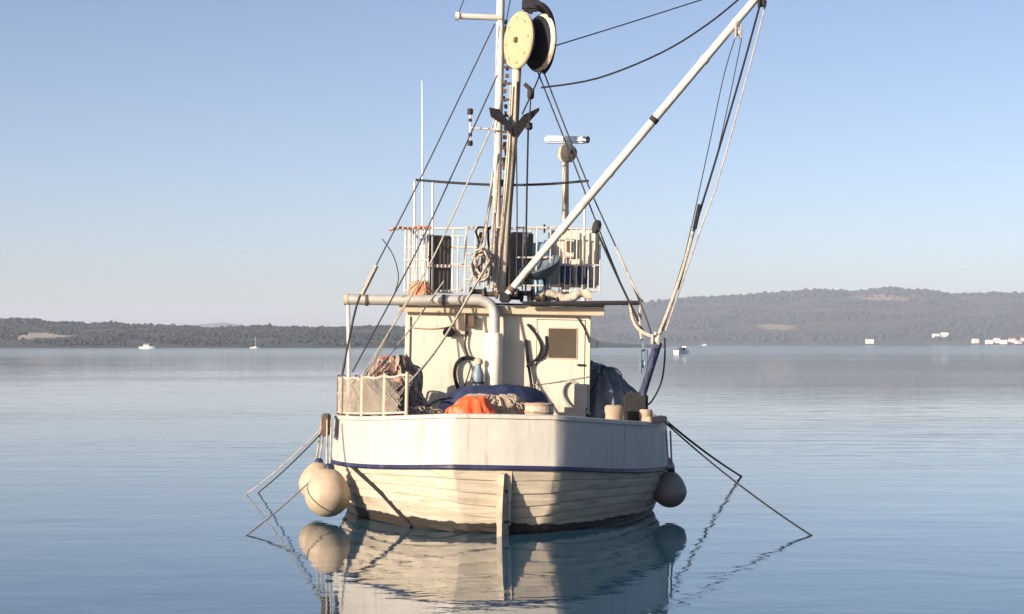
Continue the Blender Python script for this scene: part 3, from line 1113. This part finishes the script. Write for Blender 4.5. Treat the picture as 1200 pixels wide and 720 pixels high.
# steering console block behind the rail
mb = MB()
mb.box(P(672, 304, 6.95), (px2m(60, 6.9), .5, px2m(66, 6.9)), bev=.05)
con = mb.build('bridge_console', 'house', boat)
MB().box(P(667, 291, 6.66), (px2m(13, 6.8), .12, px2m(22, 6.8)), bev=.02).build('instrument_housing', 'white', con)
MB().box(P(667, 289, 6.59), (px2m(6, 6.7), .06, px2m(13, 6.7)), bev=.008).build('instrument_screen', 'rust', con)
MB().lathe([(px2m(9, 7), 0), (px2m(9, 7), .06), (px2m(7, 7), .12), (.02, .15)], P(662, 275, 6.9), n=18).build('compass_cover', 'panel', con)
m_ = MB()
m_.tube([P(638, 273, 6.9), P(638, 263, 6.9)], .02, 6)
m_.build('control_lever', 'dark', con)
# dark panels (folded door and windscreen) on the bridge
mb = MB()
mb.box(P(516, 294, 6.6), (px2m(25, 6.6), .07, px2m(36, 6.6)), bev=.012)
pan = mb.build('windscreen_panel', 'panel', boat)
MB().box(P(516, 325, 6.6), (px2m(25, 6.6), .07, px2m(32, 6.6)), bev=.012).build('lower_pane', 'panel', pan)
MB().box(P(516, 312, 6.55), (px2m(30, 6.6), .05, px2m(3.5, 6.6)), bev=.006).build('panel_frame', 'white', pan)
MB().box(P(516, 342, 6.55), (px2m(30, 6.6), .05, px2m(4, 6.6)), bev=.006).build('panel_frame', 'white', pan)
MB().box(P(502, 294, 6.62), (px2m(4, 6.6), .12, px2m(40, 6.6)), bev=.006).build('panel_frame', 'dark', pan)
mb = MB()
mb.box(P(603, 304, 6.9), (px2m(42, 6.9), .6, px2m(62, 6.9)), bev=.03)
mb.build('bridge_locker', 'greybox', boat)
MB().box(P(564, 276, 6.4), (px2m(6, 6.4), .15, px2m(7, 6.4)), bev=.02).build('speaker_box', 'dark', boat)
for x in (543, 524):
    pass

# poles, whips, radar
m_ = MB()
m_.tube([P(494.5, 95, 7.4), P(495, 180, 7.4)], [px2m(.6, 7), px2m(.9, 7)], 6)
m_.tube([P(495, 180, 7.4), P(495.5, 345, 7.4)], px2m(1.2, 7), 6)
m_.build('whip_aerial', 'radome', boat)
for px, py in ((486, 212), (507, 214), (685, 232)):
    m_ = MB()
    m_.tube([P(px, py, 6.5), P(px, 345, 6.5)], px2m(1.25, 6.5), 8)
    m_.build('awning_pole', 'white', boat)
m_ = MB()
m_.tube([P(663, 186, 7.6), P(662, 345, 7.6)], [px2m(3.6, 7.6), px2m(4.6, 7.6)], 10)
rad = m_.build('radar', 'mast', boat)
r = px2m(11, 7.6)
a = P(664, 190, 7.6)
MB().lathe([(r * .55, 0), (r * .9, px2m(4, 7)), (r, px2m(9, 7)), (r * .95, px2m(17, 7)), (r * .5, px2m(21, 7))], a, n=20).build('radar_gearbox', 'mast', rad)
MB().box(P(672, 180, 7.35), (px2m(8, 7), .2, px2m(10, 7)), bev=.02).build('radar_junction', 'rust', rad)
MB().box(P(663, 164, 7.6), (px2m(50, 7.6), .22, px2m(8, 7.6)), Matrix.Rotation(radians(.8), 4, 'Y').inverted(), bev=.03).build('radar_scanner', 'radome', rad)
MB().box(P(688.5, 164, 7.6), (px2m(5, 7.6), .23, px2m(7, 7.6)), bev=.02).build('scanner_end_cap', 'dark', rad)
# dark float on the right-hand shroud
r = px2m(5, 5.4)
MB().lathe([(r * .5, r * 1.8), (r, r), (r * 1.05, -r * .4), (r * .6, -r * 1.4)], P(699, 267, 5.35), (.25, 0, 1), 14).build('shroud_block', 'dark', boat)

# ------------------------------------------------------------------ port quarter railing on the bulwark
sv = [.215, .27, .335, .42, .5]
m_ = MB()
m_.tube([railpt(.215 + .285 * i / 20, -1, .72 + .02 * sin(i * 1.9), -.06) for i in range(21)], .022, 8)
qr = m_.build('quarter_railing', 'canvas', boat)
m_ = MB()
m_.tube([railpt(.215 + .285 * i / 20, -1, .10, -.06) for i in range(21)], .02, 8)
m_.build('lower_rail', 'canvas', qr)
b_ = MB()
for k in range(44):                                  # netting laced to the rail
    for sg in (-1, 1):
        u0 = .20 + .30 * k / 44
        path = []
        for i in range(6):
            u = u0 + sg * .075 * i / 5
            if .222 < u < .495:
                path.append(railpt(u, -1, .10 + .61 * i / 5, -.055 + .02 * noise.noise(Vector((u * 60, i, sg)))))
        if len(path) > 2:
            b_.tube(path, .0065, 4)
o = b_.build('rail_netting', 'rope', qr)
o['kind'] = 'stuff'
for s in sv:
    a = railpt(s, -1, .05, -.06)
    m_ = MB()
    m_.tube([a, a + Vector((0, 0, .73))], .03, 8)
    m_.build('stanchion', 'fascia' if s < .4 else 'rust', qr)
rows = []
for i in range(25):
    s = .25 + .20 * i / 24
    rows.append([railpt(s, -1, .08 + (.30 + .22 * noise.noise(Vector((s * 30, 0, 7)))) * j / 8, -.16 + .09 * noise.noise(Vector((s * 55, j * .35, 3)))) for j in range(9)])
m_ = MB()
m_.grid(rows)
o = m_.build('spray_cloth', 'netgrey', qr)
sm = o.modifiers.new('solid', 'SOLIDIFY')
sm.thickness = .012
# bollards
for (px, py0, py1, w, y) in ((720, 475, 505, 23, 2.6), (757, 480, 508, 16, 2.9)):
    a, b = P(px, py0, y), P(px, py1 + 20, y)
    r = px2m(w / 2, y)
    MB().lathe([(r * .8, 0), (r, -.03), (r, -.12), (r * .92, -.16), (r * .92, -(a.z - b.z))], a, n=18).build('bollard', 'wood', boat)
MB().box(P(767, 492, 2.9), (.18, .8, .12), Matrix.Rotation(radians(-28), 4, 'Z'), bev=.02).build('fairlead_chock', 'wood', boat)
MB().box(P(742, 500, 2.2), (.34, .2, .10), Matrix.Rotation(radians(30), 4, 'Z'), bev=.03).build('mooring_cleat', 'paint', boat)
MB().box(P(382, 498, 3.4), (.14, .4, .4), bev=.02).build('fairlead_chock', 'rust', boat)
# dark bracing rope below the port quarter
m_ = MB()
m_.tube(smoothpath([hullpt(.02, .34, -1, .05), hullpt(.3, .27, -1, .035), hullpt(.52, .23, -1, .035), hullpt(.68, .205, -1, .035)]), .035, 8)
m_.build('hull_rope', 'roped', boat)

# ================================================================== THINGS ABOARD
# power block (net hauler) hanging at the masthead
YP = 5.5
ctr = P(620, 49, YP)
ax = Vector((-.88, -.46, .02)).normalized()
R_ = px2m(34, YP)
pb = Thing('net_hauler', ctr, 'large cream and black net hauling block slung at the masthead', 'net hauler')
half = .23
m_ = MB()
m_.lathe([(R_ * .55, half - .10), (R_ * .97, half - .04), (R_, half), (R_ * .97, half + .03), (R_ * .6, half + .045), (.04, half + .05)], ctr, ax, 40)
fl = pb.part(m_, 'side_plate', 'disc')
m_ = MB()
m_.lathe([(.06, half + .05), (.055, half + .09), (.02, half + .10)], ctr, ax, 12)
pb.part(m_, 'axle_cap', 'rust', fl)
oa = ax.orthogonal().normalized()
ob = ax.cross(oa)
for k in range(8):
    w_ = 2 * pi * k / 8
    m_ = MB()
    m_.lathe([(.028, half + .03), (.028, half + .06), (.012, half + .065)], ctr + (oa * cos(w_) + ob * sin(w_)) * R_ * .78, ax, 6)
    pb.part(m_, 'bolt', 'disc', fl)
m_ = MB()
m_.lathe([(R_ * .93, half - .06), (R_ * .62, half - .2), (R_ * .45, 0), (R_ * .62, -half + .2), (R_ * .93, -half + .06)], ctr, ax, 40)
pb.part(m_, 'rubber_sheave', 'rubber')
m_ = MB()
m_.lathe([(R_ * .62, -half + .055), (R_ * .9, -half + .05), (R_, -half + .01), (R_ * 1.02, -half - .03), (R_ * .96, -half - .05), (R_ * .3, -half - .12)], ctr, ax, 40)
pb.part(m_, 'side_plate', 'mast')
side = ax.cross(Vector((0, 0, 1))).normalized()
for sgn in (1, -1):
    m_ = MB()
    m_.tube([ctr + ax * sgn * (half + .10) * (1 if sgn < 0 else .0) + Vector((0, 0, R_ * (1.0 if sgn > 0 else .0))), ctr + ax * (-half - .1 if sgn < 0 else -.02) + Vector((0, 0, R_ * 1.1)), ctr + Vector((0, 0, R_ * 1.32))], .06, 8)
    pb.part(m_, 'yoke_arm', 'rust')
m_ = MB()
m_.tube(smoothpath([P(624, 8, YP), P(633, 5, YP - .2), P(643, 14, YP - .2), P(648, 30, YP - .1), P(649, 52, YP), P(644, 74, YP), P(636, 86, YP)], 5), .05, 8)
pb.part(m_, 'hydraulic_hose', 'rubber')
m_ = MB()
m_.box(P(622, 6, YP), (.34, .24, .24), bev=.04)
pb.part(m_, 'swivel_head', 'dark')
m_ = MB()
m_.tube([P(622, 4, YP), P(612, -20, 5.8), P(590, -24, 6.2)], .05, 8)
pb.part(m_, 'hanger', 'dark')

# heaps on the aft deck
ZD = 1.18
c = P(583, 480, 3.4)
c.z = ZD
tp = heap(c, 1.08, .75, P(583, 453, 3.4).z - ZD + .02, 2, .10, 1.6, 60, 16, .35, .02, 13)
single(tp, 'blue_tarpaulin', 'tarp', c, 'dark blue tarpaulin draped over gear behind the stern rail', 'tarpaulin')
c = P(576, 480, 2.5)
c.z = ZD
tp = heap(c, .78, .55, P(576, 463, 2.5).z - ZD, 5, .10, 2.0, 72, 16, .45, .055, 24)
o = single(tp, 'folded_net', 'net', c, 'tan folded fishing net in front of the blue tarpaulin', 'fishing net')
tp.base = c
net_ropes(o, tp, 72, 16, 14, 'rope', .012, 1)
c = P(553, 484, 1.6)
c.z = ZD
tp = heap(c, .60, .34, P(550, 466, 1.6).z - ZD, 8, .20, 4.0, 84, 22, .85, .02, 13)
single(tp, 'orange_bag', 'orange', c, 'bright orange crumpled bag showing above the stern rail', 'bag')
a = P(632, 472, 2.0)
bk = Thing('wicker_basket', (a.x, a.y, ZD), 'tan woven basket at the right end of the blue tarpaulin', 'basket')
r = px2m(17, 2.0)
H_ = a.z - ZD
m_ = MB()
m_.lathe([(r * .8, 0), (r * .95, H_ * .5), (r, H_ - .05), (r * .9, H_ - .05), (r * .85, H_ * .5), (r * .6, .05)], bk.base, n=28)
bk.part(m_, 'basket_wall', 'canvas')
for k in (.55, .7, .85, .99):
    m_ = MB()
    m_.lathe([(r * 1.0, H_ * k - .045), (r * 1.05, H_ * k - .02), (r * 1.0, H_ * k)], bk.base, n=28)
    bk.part(m_, 'weave_band', 'net')
m_ = heap(bk.base + Vector((0, 0, H_ - .12)), r * .85, r * .85, .13, 3, .2, 3, 24, 8)
bk.part(m_, 'basket_contents', 'netred')

c = P(462, 480, 4.6)
c.z = ZD
tp = heap(c, .62, .9, P(462, 424, 4.6).z - ZD, 11, .28, 2.4, 48, 16, .7, .05, 9)
o = single(tp, 'net_heap', 'netred', c, 'brown fishing net heaped beside the left corner of the wheelhouse', 'fishing net')
tp.base = c
net_ropes(o, tp, 48, 16, 26, 'rope', .016, 2)
net_ropes(o, tp, 48, 16, 10, 'redrope', .016, 3)
c = P(434, 480, 3.5)
c.z = ZD
tp = heap(c, .40, .55, P(434, 440, 3.5).z - ZD, 14, .26, 3.2, 48, 16, .5, .06, 9)
o = single(tp, 'canvas_bundle', 'canvas', c, 'pale grey netting bundle behind the left quarter railing', 'bundle')
tp.base = c
net_ropes(o, tp, 48, 16, 14, 'netred', .014, 4, 'lashing')
net_ropes(o, tp, 48, 16, 12, 'rope', .014, 14, 'net_rope')
net_ropes(o, tp, 48, 16, 5, 'roped', .012, 15, 'net_rope')
a = P(452, 472, 2.2)
cr = Thing('fish_crate', (a.x, a.y, ZD), 'small pale crate below the brown net heap', 'crate')
hh = a.z - ZD
m_ = MB()
for dx, dy, sx, sy in ((-.2, 0, .03, .5), (.2, 0, .03, .5)):
    m_.box(cr.base + Vector((dx, dy, hh / 2)), (sx, sy, hh))
cr.part(m_, 'crate_ends', 'canvas')
for i in range(6):
    for dy in (-.235, .235):
        m_ = MB()
        m_.box(cr.base + Vector((0, dy, hh * (i + .5) / 6)), (.44, .025, hh / 6 - .02))
        cr.part(m_, 'slat', 'canvas')
m_ = MB()
m_.box(cr.base + Vector((0, 0, hh - .1)), (.37, .44, .02))
cr.part(m_, 'crate_tray', 'canvas')

c = P(702, 490, 7.3)
c.z = ZD
tp = heap(c, .98, 1.1, P(700, 427, 7.3).z - ZD, 17, .16, 1.7, 80, 18, 1.15, .07, 17)
single(tp, 'grey_tarpaulin', 'tarp2', c, 'grey blue tarpaulin over a heap right of the wheelhouse', 'tarpaulin')
tp.base = c
net_ropes(bpy.data.objects['grey_tarpaulin'], tp, 80, 18, 16, 'bluegrey', .016, 8, 'lashing')
net_ropes(bpy.data.objects['grey_tarpaulin'], tp, 80, 18, 8, 'roped', .014, 9, 'lashing')

# lines lying loose on the deck, left of the tarpaulin
m_ = MB()
m_.tube(smoothpath([P(478, 474, 3.0), P(495, 478, 2.8), P(512, 470, 2.8), P(530, 466, 2.9)]), .02, 6)
single(m_, 'loose_line', 'roped', P(478, 474, 3.0), 'thin dark line lying at the foot of the wheelhouse, left of the tarpaulin', 'rope')
c = P(495, 484, 2.6)
c.z = ZD
tp = heap(c, .55, .4, P(495, 479, 2.6).z - ZD, 21, .25, 3, 40, 12, .6, .04, 11)
o = single(tp, 'rope_heap', 'netred', c, 'low brown rope heap between the crate and the orange bag', 'rope heap')
tp.base = c
net_ropes(o, tp, 40, 12, 16, 'rope', .016, 5, 'rope_strand')

# blue-grey pump flask on the aft wall
a = P(560, 456, 5.5)
fk = Thing('hand_pump', (a.x, a.y, a.z - .35), 'blue grey hand pump standing left of the white silencer', 'pump')
r = px2m(7, 5.5)
h0 = .35
m_ = MB()
m_.lathe([(r * .8, 0), (r * .85, h0), (r, h0 + .05), (r, h0 + .28), (r * .75, h0 + .36), (r * .5, h0 + .42), (r * .5, h0 + .5)], fk.base, n=20)
fk.part(m_, 'pump_body', 'bluegrey')
m_ = MB()
m_.lathe([(r * .75, h0 + .48), (r * .75, h0 + .56), (r * .3, h0 + .6)], fk.base, n=16)
fk.part(m_, 'pump_cap', 'fascia')
m_ = MB()
m_.lathe([(r * 1.06, h0 + .10), (r * 1.06, h0 + .14)], fk.base, n=20)
fk.part(m_, 'pump_band', 'dark')

# gear on the flying bridge
c = P(492, 346, 6.0)
c.z = ZROOF
tp = heap(c, .24, .2, P(492, 330, 6.0).z - ZROOF, 23, .14, 4, 36, 12, .5, .05, 9)
o = single(tp, 'orange_float', 'orange2', c, 'faded orange float on the wheelhouse roof under the left railing', 'float')
tp.base = c
net_ropes(o, tp, 36, 12, 9, 'rope', .012, 6, 'lashing')
a = P(634, 345, 6.6)
dr = Thing('blue_drum', (a.x, a.y, ZROOF), 'pale blue plastic drum on the flying bridge behind the boom', 'drum')
r = px2m(12, 6.6)
hh = P(634, 284, 6.6).z - ZROOF
m_ = MB()
m_.lathe([(r * .95, 0), (r, .04), (r, hh * .3), (r * 1.04, hh * .33), (r, hh * .36), (r, hh * .63), (r * 1.04, hh * .66), (r, hh * .69), (r, hh - .1), (r * .85, hh - .02), (r * .3, hh)], dr.base, n=24)
dr.part(m_, 'drum_body', 'drumblue')
m_ = MB()
m_.lathe([(r * .2, hh - .01), (r * .2, hh + .05)], dr.base + Vector((r * .4, 0, -.01)), n=12)
dr.part(m_, 'drum_cap', 'white')
# tilted dish in front of the drum
c = P(633, 312, 5.9)
ds = Thing('round_dish', c, 'blue grey round dish tilted edge-on behind the foot of the boom', 'dish')
dax = Vector((-.36, -.30, .88)).normalized()
r = px2m(26, 5.9)
m_ = MB()
m_.lathe([(.03, -.26), (r * .35, -.23), (r * .68, -.15), (r * .9, -.05), (r, .03), (r * .97, .04), (r * .66, -.10), (.03, -.20)], c, dax, 32)
ds.part(m_, 'dish_bowl', 'dishblue')
m_ = MB()
m_.tube([c - dax * .22, c - dax * .30 + Vector((0, .15, -.1)), Vector((c.x, c.y + .25, ZROOF))], .03, 8)
ds.part(m_, 'dish_stand', 'dark')
for px, lab in ((664, 'dark blue helm seat nearer the boom on the flying bridge'), (684, 'dark blue helm seat nearer the right railing of the flying bridge')):
    a = P(px, 345, 6.42)
    st = Thing('helm_seat', (a.x, a.y, ZROOF), lab, 'seat', 'seats on the flying bridge')
    zs = P(px, 330, 6.5).z
    w = px2m(15, 6.5)
    m_ = MB()
    m_.box(Vector((a.x, a.y, zs)), (w, .36, .12), bev=.04)
    st.part(m_, 'seat_cushion', 'seat')
    m_ = MB()
    m_.box(Vector((a.x, a.y + .2, zs + .18)), (w * .95, .09, .36), Matrix.Rotation(radians(-8), 4, 'X'), bev=.035)
    st.part(m_, 'backrest', 'seat')
    m_ = MB()
    m_.tube([Vector((a.x, a.y, ZROOF)), Vector((a.x, a.y, zs))], .05, 10)
    st.part(m_, 'pedestal', 'white')
# pale rolled awning along the roof edge on the right
m_ = MB()
rows = []
for i in range(25):
    t = i / 24
    cc = P(632 + 62 * t, 347 - 3 * sin(t * pi * 3), 6.0)
    rr = .09 * (1 + .4 * noise.noise(Vector((t * 8, 0, 1))))
    rows.append([cc + Vector((0, cos(a) * rr, sin(a) * rr)) * (1 + .2 * noise.noise(Vector((t * 14, cos(a), sin(a))))) if False else cc + Vector((0, cos(a) * rr, sin(a) * rr * (1 + .2 * noise.noise(Vector((t * 14, cos(a), sin(a))))))) for a in [2 * pi * j / 10 for j in range(10)]])
m_.grid(rows, close=True)
single(m_, 'rolled_awning', 'canvas', P(663, 347, 6.0), 'pale rolled canvas along the roof edge below the right bridge railing', 'canvas roll')


# fenders
def fender(px, py, y, rpx, m, label, top, group='round fenders hung along the hull'):
    c = P(px, py, y)
    r = px2m(rpx, y)
    th = Thing('fender', c, label, 'fender', group)
    m_ = MB()
    prof = []
    for i in range(15):
        a = -pi / 2 + pi * i / 14
        u_ = max(0, sin(a))
        k = r * cos(a) * (1 - .16 * u_)
        prof.append((k, r * (1.0 + .14 * u_) * sin(a)))
    m_.lathe(prof, c, (.05, 0, 1), 32)
    th.part(m_, 'fender_ball', m, smooth=60)
    m_ = MB()
    m_.lathe([(r * .24, r * 1.04), (r * .2, r * 1.25), (r * .12, r * 1.32)], c, (.05, 0, 1), 14)
    th.part(m_, 'fender_eye', 'blue' if m == 'fender' else 'dark')
    m_ = MB()
    for k in (-.03, .03):
        m_.tube([c + Vector((k, 0, r * 1.25)), P(*top) + Vector((k * 1.3, 0, 0))], .018, 6)
    th.part(m_, 'lanyard', 'rope')


fender(384, 579, 2.6, 27, 'fender', 'large cream ball fender hanging at the left side of the stern', (386, 492, 3.0))
fender(372, 566, 4.4, 22, 'fender', 'cream ball fender half hidden behind the larger one on the left', (380, 492, 4.0))
fender(785, 575, 3.6, 20, 'fendershade', 'dark ball fender hanging lowest at the right side of the stern', (783, 505, 3.6))
fender(779, 548, 5.0, 12, 'fendershade', 'smaller dark fender above the ball fender at the right side', (778, 500, 4.8))


# mooring lines, each from the boat down into the water
def mooring(pts, r, m, label, sag=.05):
    a, b = PW(*pts[0]), PW(*pts[1])
    d = (b - a)
    b2 = b + d.normalized() * .6
    path = sagline(a, b2, sag, 24)
    mb = MB()
    mb.tube(path, r, 6)
    o = mb.build('mooring_line', m, None, base=a)
    o.location = a
    tag(o, label, 'mooring line', 'mooring lines')


def wy(py):
    return CAMH * F / (py - HOR) - CAMD


mooring([(778, 494, 3.2), (957, 628, wy(628))], .017, 'roped', 'long dark mooring line on the right running nearest to the viewer', .12)
mooring([(774, 488, 4.0), (869, 558, wy(558))], .024, 'roped', 'shorter dark mooring line on the right running away from the viewer', .06)
mooring([(380, 499, 3.6), (287, 579, wy(579))], .014, 'rope', 'outer of the two parallel pale mooring lines on the left', .08)
mooring([(381, 503, 3.4), (302, 577, wy(577))], .013, 'roped', 'inner of the two parallel mooring lines on the left', .06)
mooring([(372, 556, 3.0), (286, 628, wy(628))], .014, 'rope', 'pale mooring line on the left passing in front of the fenders', .05)


# ================================================================== FAR SHORE: boats and houses
def small_boat(px, py, length, kind, label, yaw):
    y = wy(py)
    c = PW(px, py, y)
    o = bpy.data.objects.new('motor_boat', None)
    COL.objects.link(o)
    o.location = (c.x, c.y, 0)
    o.rotation_euler = (0, 0, yaw)
    tag(o, label, 'boat', 'boats far out on the water')
    L, b, h = length / 2, length * .17, length * .13
    m_ = MB()
    st = []
    for t, k in ((-1, .85), (-.5, 1), (0, 1), (.5, .75), (.85, .3), (1, .02)):
        st.append([Vector((t * L, 0, -.1)), Vector((t * L, -b * k * .8, 0)), Vector((t * L * 1.02, -b * k, h * (1 + .25 * max(0, t)))), Vector((t * L * 1.02, b * k, h * (1 + .25 * max(0, t)))), Vector((t * L, b * k * .8, 0))])
    m_.grid(st, close=True)
    m_.f.append((0, 1, 2, 3, 4))
    m_.build('boat_hull', 'gel', o, smooth=30)
    if kind == 'cabin':
        m_ = MB()
        m_.box((-.05 * L, 0, h * 1.7), (L * .8, b * 1.3, h * 1.3), bev=h * .15)
        cb_ = m_.build('cabin', 'gel', o)
        m_ = MB()
        m_.box((-.05 * L, 0, h * 1.95), (L * .815, b * 1.32, h * .45))
        m_.build('cabin_window', 'rubber', cb_)
    if kind == 'open':
        m_ = MB()
        m_.box((-.1 * L, 0, h * 1.5), (L * .5, b * 1.2, h * 1.1), bev=h * .2)
        m_.build('canopy', 'dark', o)
        m_ = MB()
        m_.box((.25 * L, 0, h * 1.7), (L * .12, b * 1.2, h * 1.2), bev=h * .1)
        m_.build('windscreen', 'gel', o)
    if kind == 'sail':
        m_ = MB()
        m_.tube([(0, 0, h), (0, 0, length * 1.2)], length * .012, 6)
        m_.build('mast', 'gel', o)
        m_ = MB()
        m_.box((-.1 * L, 0, h * 1.3), (L * .6, b, h * .6), bev=h * .1)
        m_.build('cabin', 'gel', o)


small_boat(800, 414.5, 7.4, 'open', 'small white motor boat with dark canopy right of the trawler', .9)
small_boat(172, 408.8, 9.5, 'cabin', 'white cabin cruiser far off below the left hill', .1)
small_boat(299, 408.6, 6.5, 'sail', 'tiny white sailing boat far off left of the trawler', .3)
small_boat(826, 405.3, 10, 'cabin', 'tiny white boat below the right hill near the trawler', .2)


def house_far(px, v, w, d, h, label, group=None, roof='rooft', dz=0):
    p = hrf(px, v)
    o = bpy.data.objects.new('shore_house', None)
    COL.objects.link(o)
    o.location = (p.x, p.y, p.z - 1.0)
    o.rotation_euler = (0, 0, random.uniform(-.3, .3))
    tag(o, label, 'house', group)
    MB().box((0, 0, h / 2), (w, d, h)).build('wall', 'plaster', o, smooth=0)
    e = .5
    m_ = MB()
    m_.add([(-w / 2 - e, -d / 2 - e, h), (w / 2 + e, -d / 2 - e, h), (w / 2 + e, d / 2 + e, h), (-w / 2 - e, d / 2 + e, h), (-w / 2 - e, 0, h + d * .28), (w / 2 + e, 0, h + d * .28)],
           [(0, 1, 5, 4), (2, 3, 4, 5), (0, 4, 3), (1, 2, 5), (3, 2, 1, 0)])
    m_.build('roof', roof, o, smooth=0)
    k = max(2, int(w / 5))
    for i in range(k):
        for zz in ((1.6, 4.6) if h > 6 else (1.6,)):
            MB().box((-w / 2 + w * (i + .5) / k, -d / 2 - .04, zz + .6), (1.2, .12, 1.5)).build('window', 'dark', o, smooth=0)


random.seed(5)
house_far(1019, .012, 14, 9, 6, 'small pale house alone on the shore below the right hill', roof='plaster')
house_far(1097, .05, 13, 9, 7, 'pale house on the slope, left of a close pair above the right shore', roof='plaster')
house_far(1107, .055, 12, 9, 9, 'pale house on the slope, right of a close pair above the right shore', roof='plaster')
house_far(1143, .015, 11, 9, 6, 'white house at the left end of the right shore village', roof='plaster')
G = 'white houses of the village on the right shore'
for px, v, w, h, lab in ((1159, .010, 12, 5, 'low white house, leftmost of three in the row along the right shore village'), (1168, .016, 9, 7, 'taller white house, middle of three in the row along the right shore village'),
                         (1176, .010, 13, 5, 'low white house, rightmost of three in the row along the right shore village')):
    house_far(px, v, w, 10, h, lab, G, 'plaster')
for px, v, w, h, lab in ((1186, .02, 12, 6, 'white house with red roof, leftmost of three at the right edge'), (1193, .012, 10, 5, 'white house with red roof, middle of three at the right edge'),
                         (1201, .022, 14, 7, 'white house with red roof cut by the right edge of the picture')):
    house_far(px, v, w, 10, h, lab, G, 'rooft')

# ================================================================== haze
hz = bpy.data.materials.new('haze_air')
hz.use_nodes = True
hn, hlk = hz.node_tree.nodes, hz.node_tree.links
hn.remove(hn['Principled BSDF'])
pv = hn.new('ShaderNodeVolumePrincipled')
pv.inputs['Color'].default_value = (0.70, 0.80, 1.0, 1)
pv.inputs['Density'].default_value = 0.00011
pv.inputs['Anisotropy'].default_value = 0.0
hlk.new(pv.outputs[0], hn['Material Output'].inputs['Volume'])
mb = MB()
mb.add([(x, y, z) for z in (-20, 165) for x, y in ((-6900, -400), (6900, -400), (6900, 9200), (-6900, 9200))],
       [(0, 1, 2, 3), (4, 5, 6, 7), (0, 1, 5, 4), (1, 2, 6, 5), (2, 3, 7, 6), (3, 0, 4, 7)])
o = mb.build('haze', hz, smooth=0)
o['kind'] = 'stuff'
tag(o, 'thin blue haze over the far water and hills', 'haze')
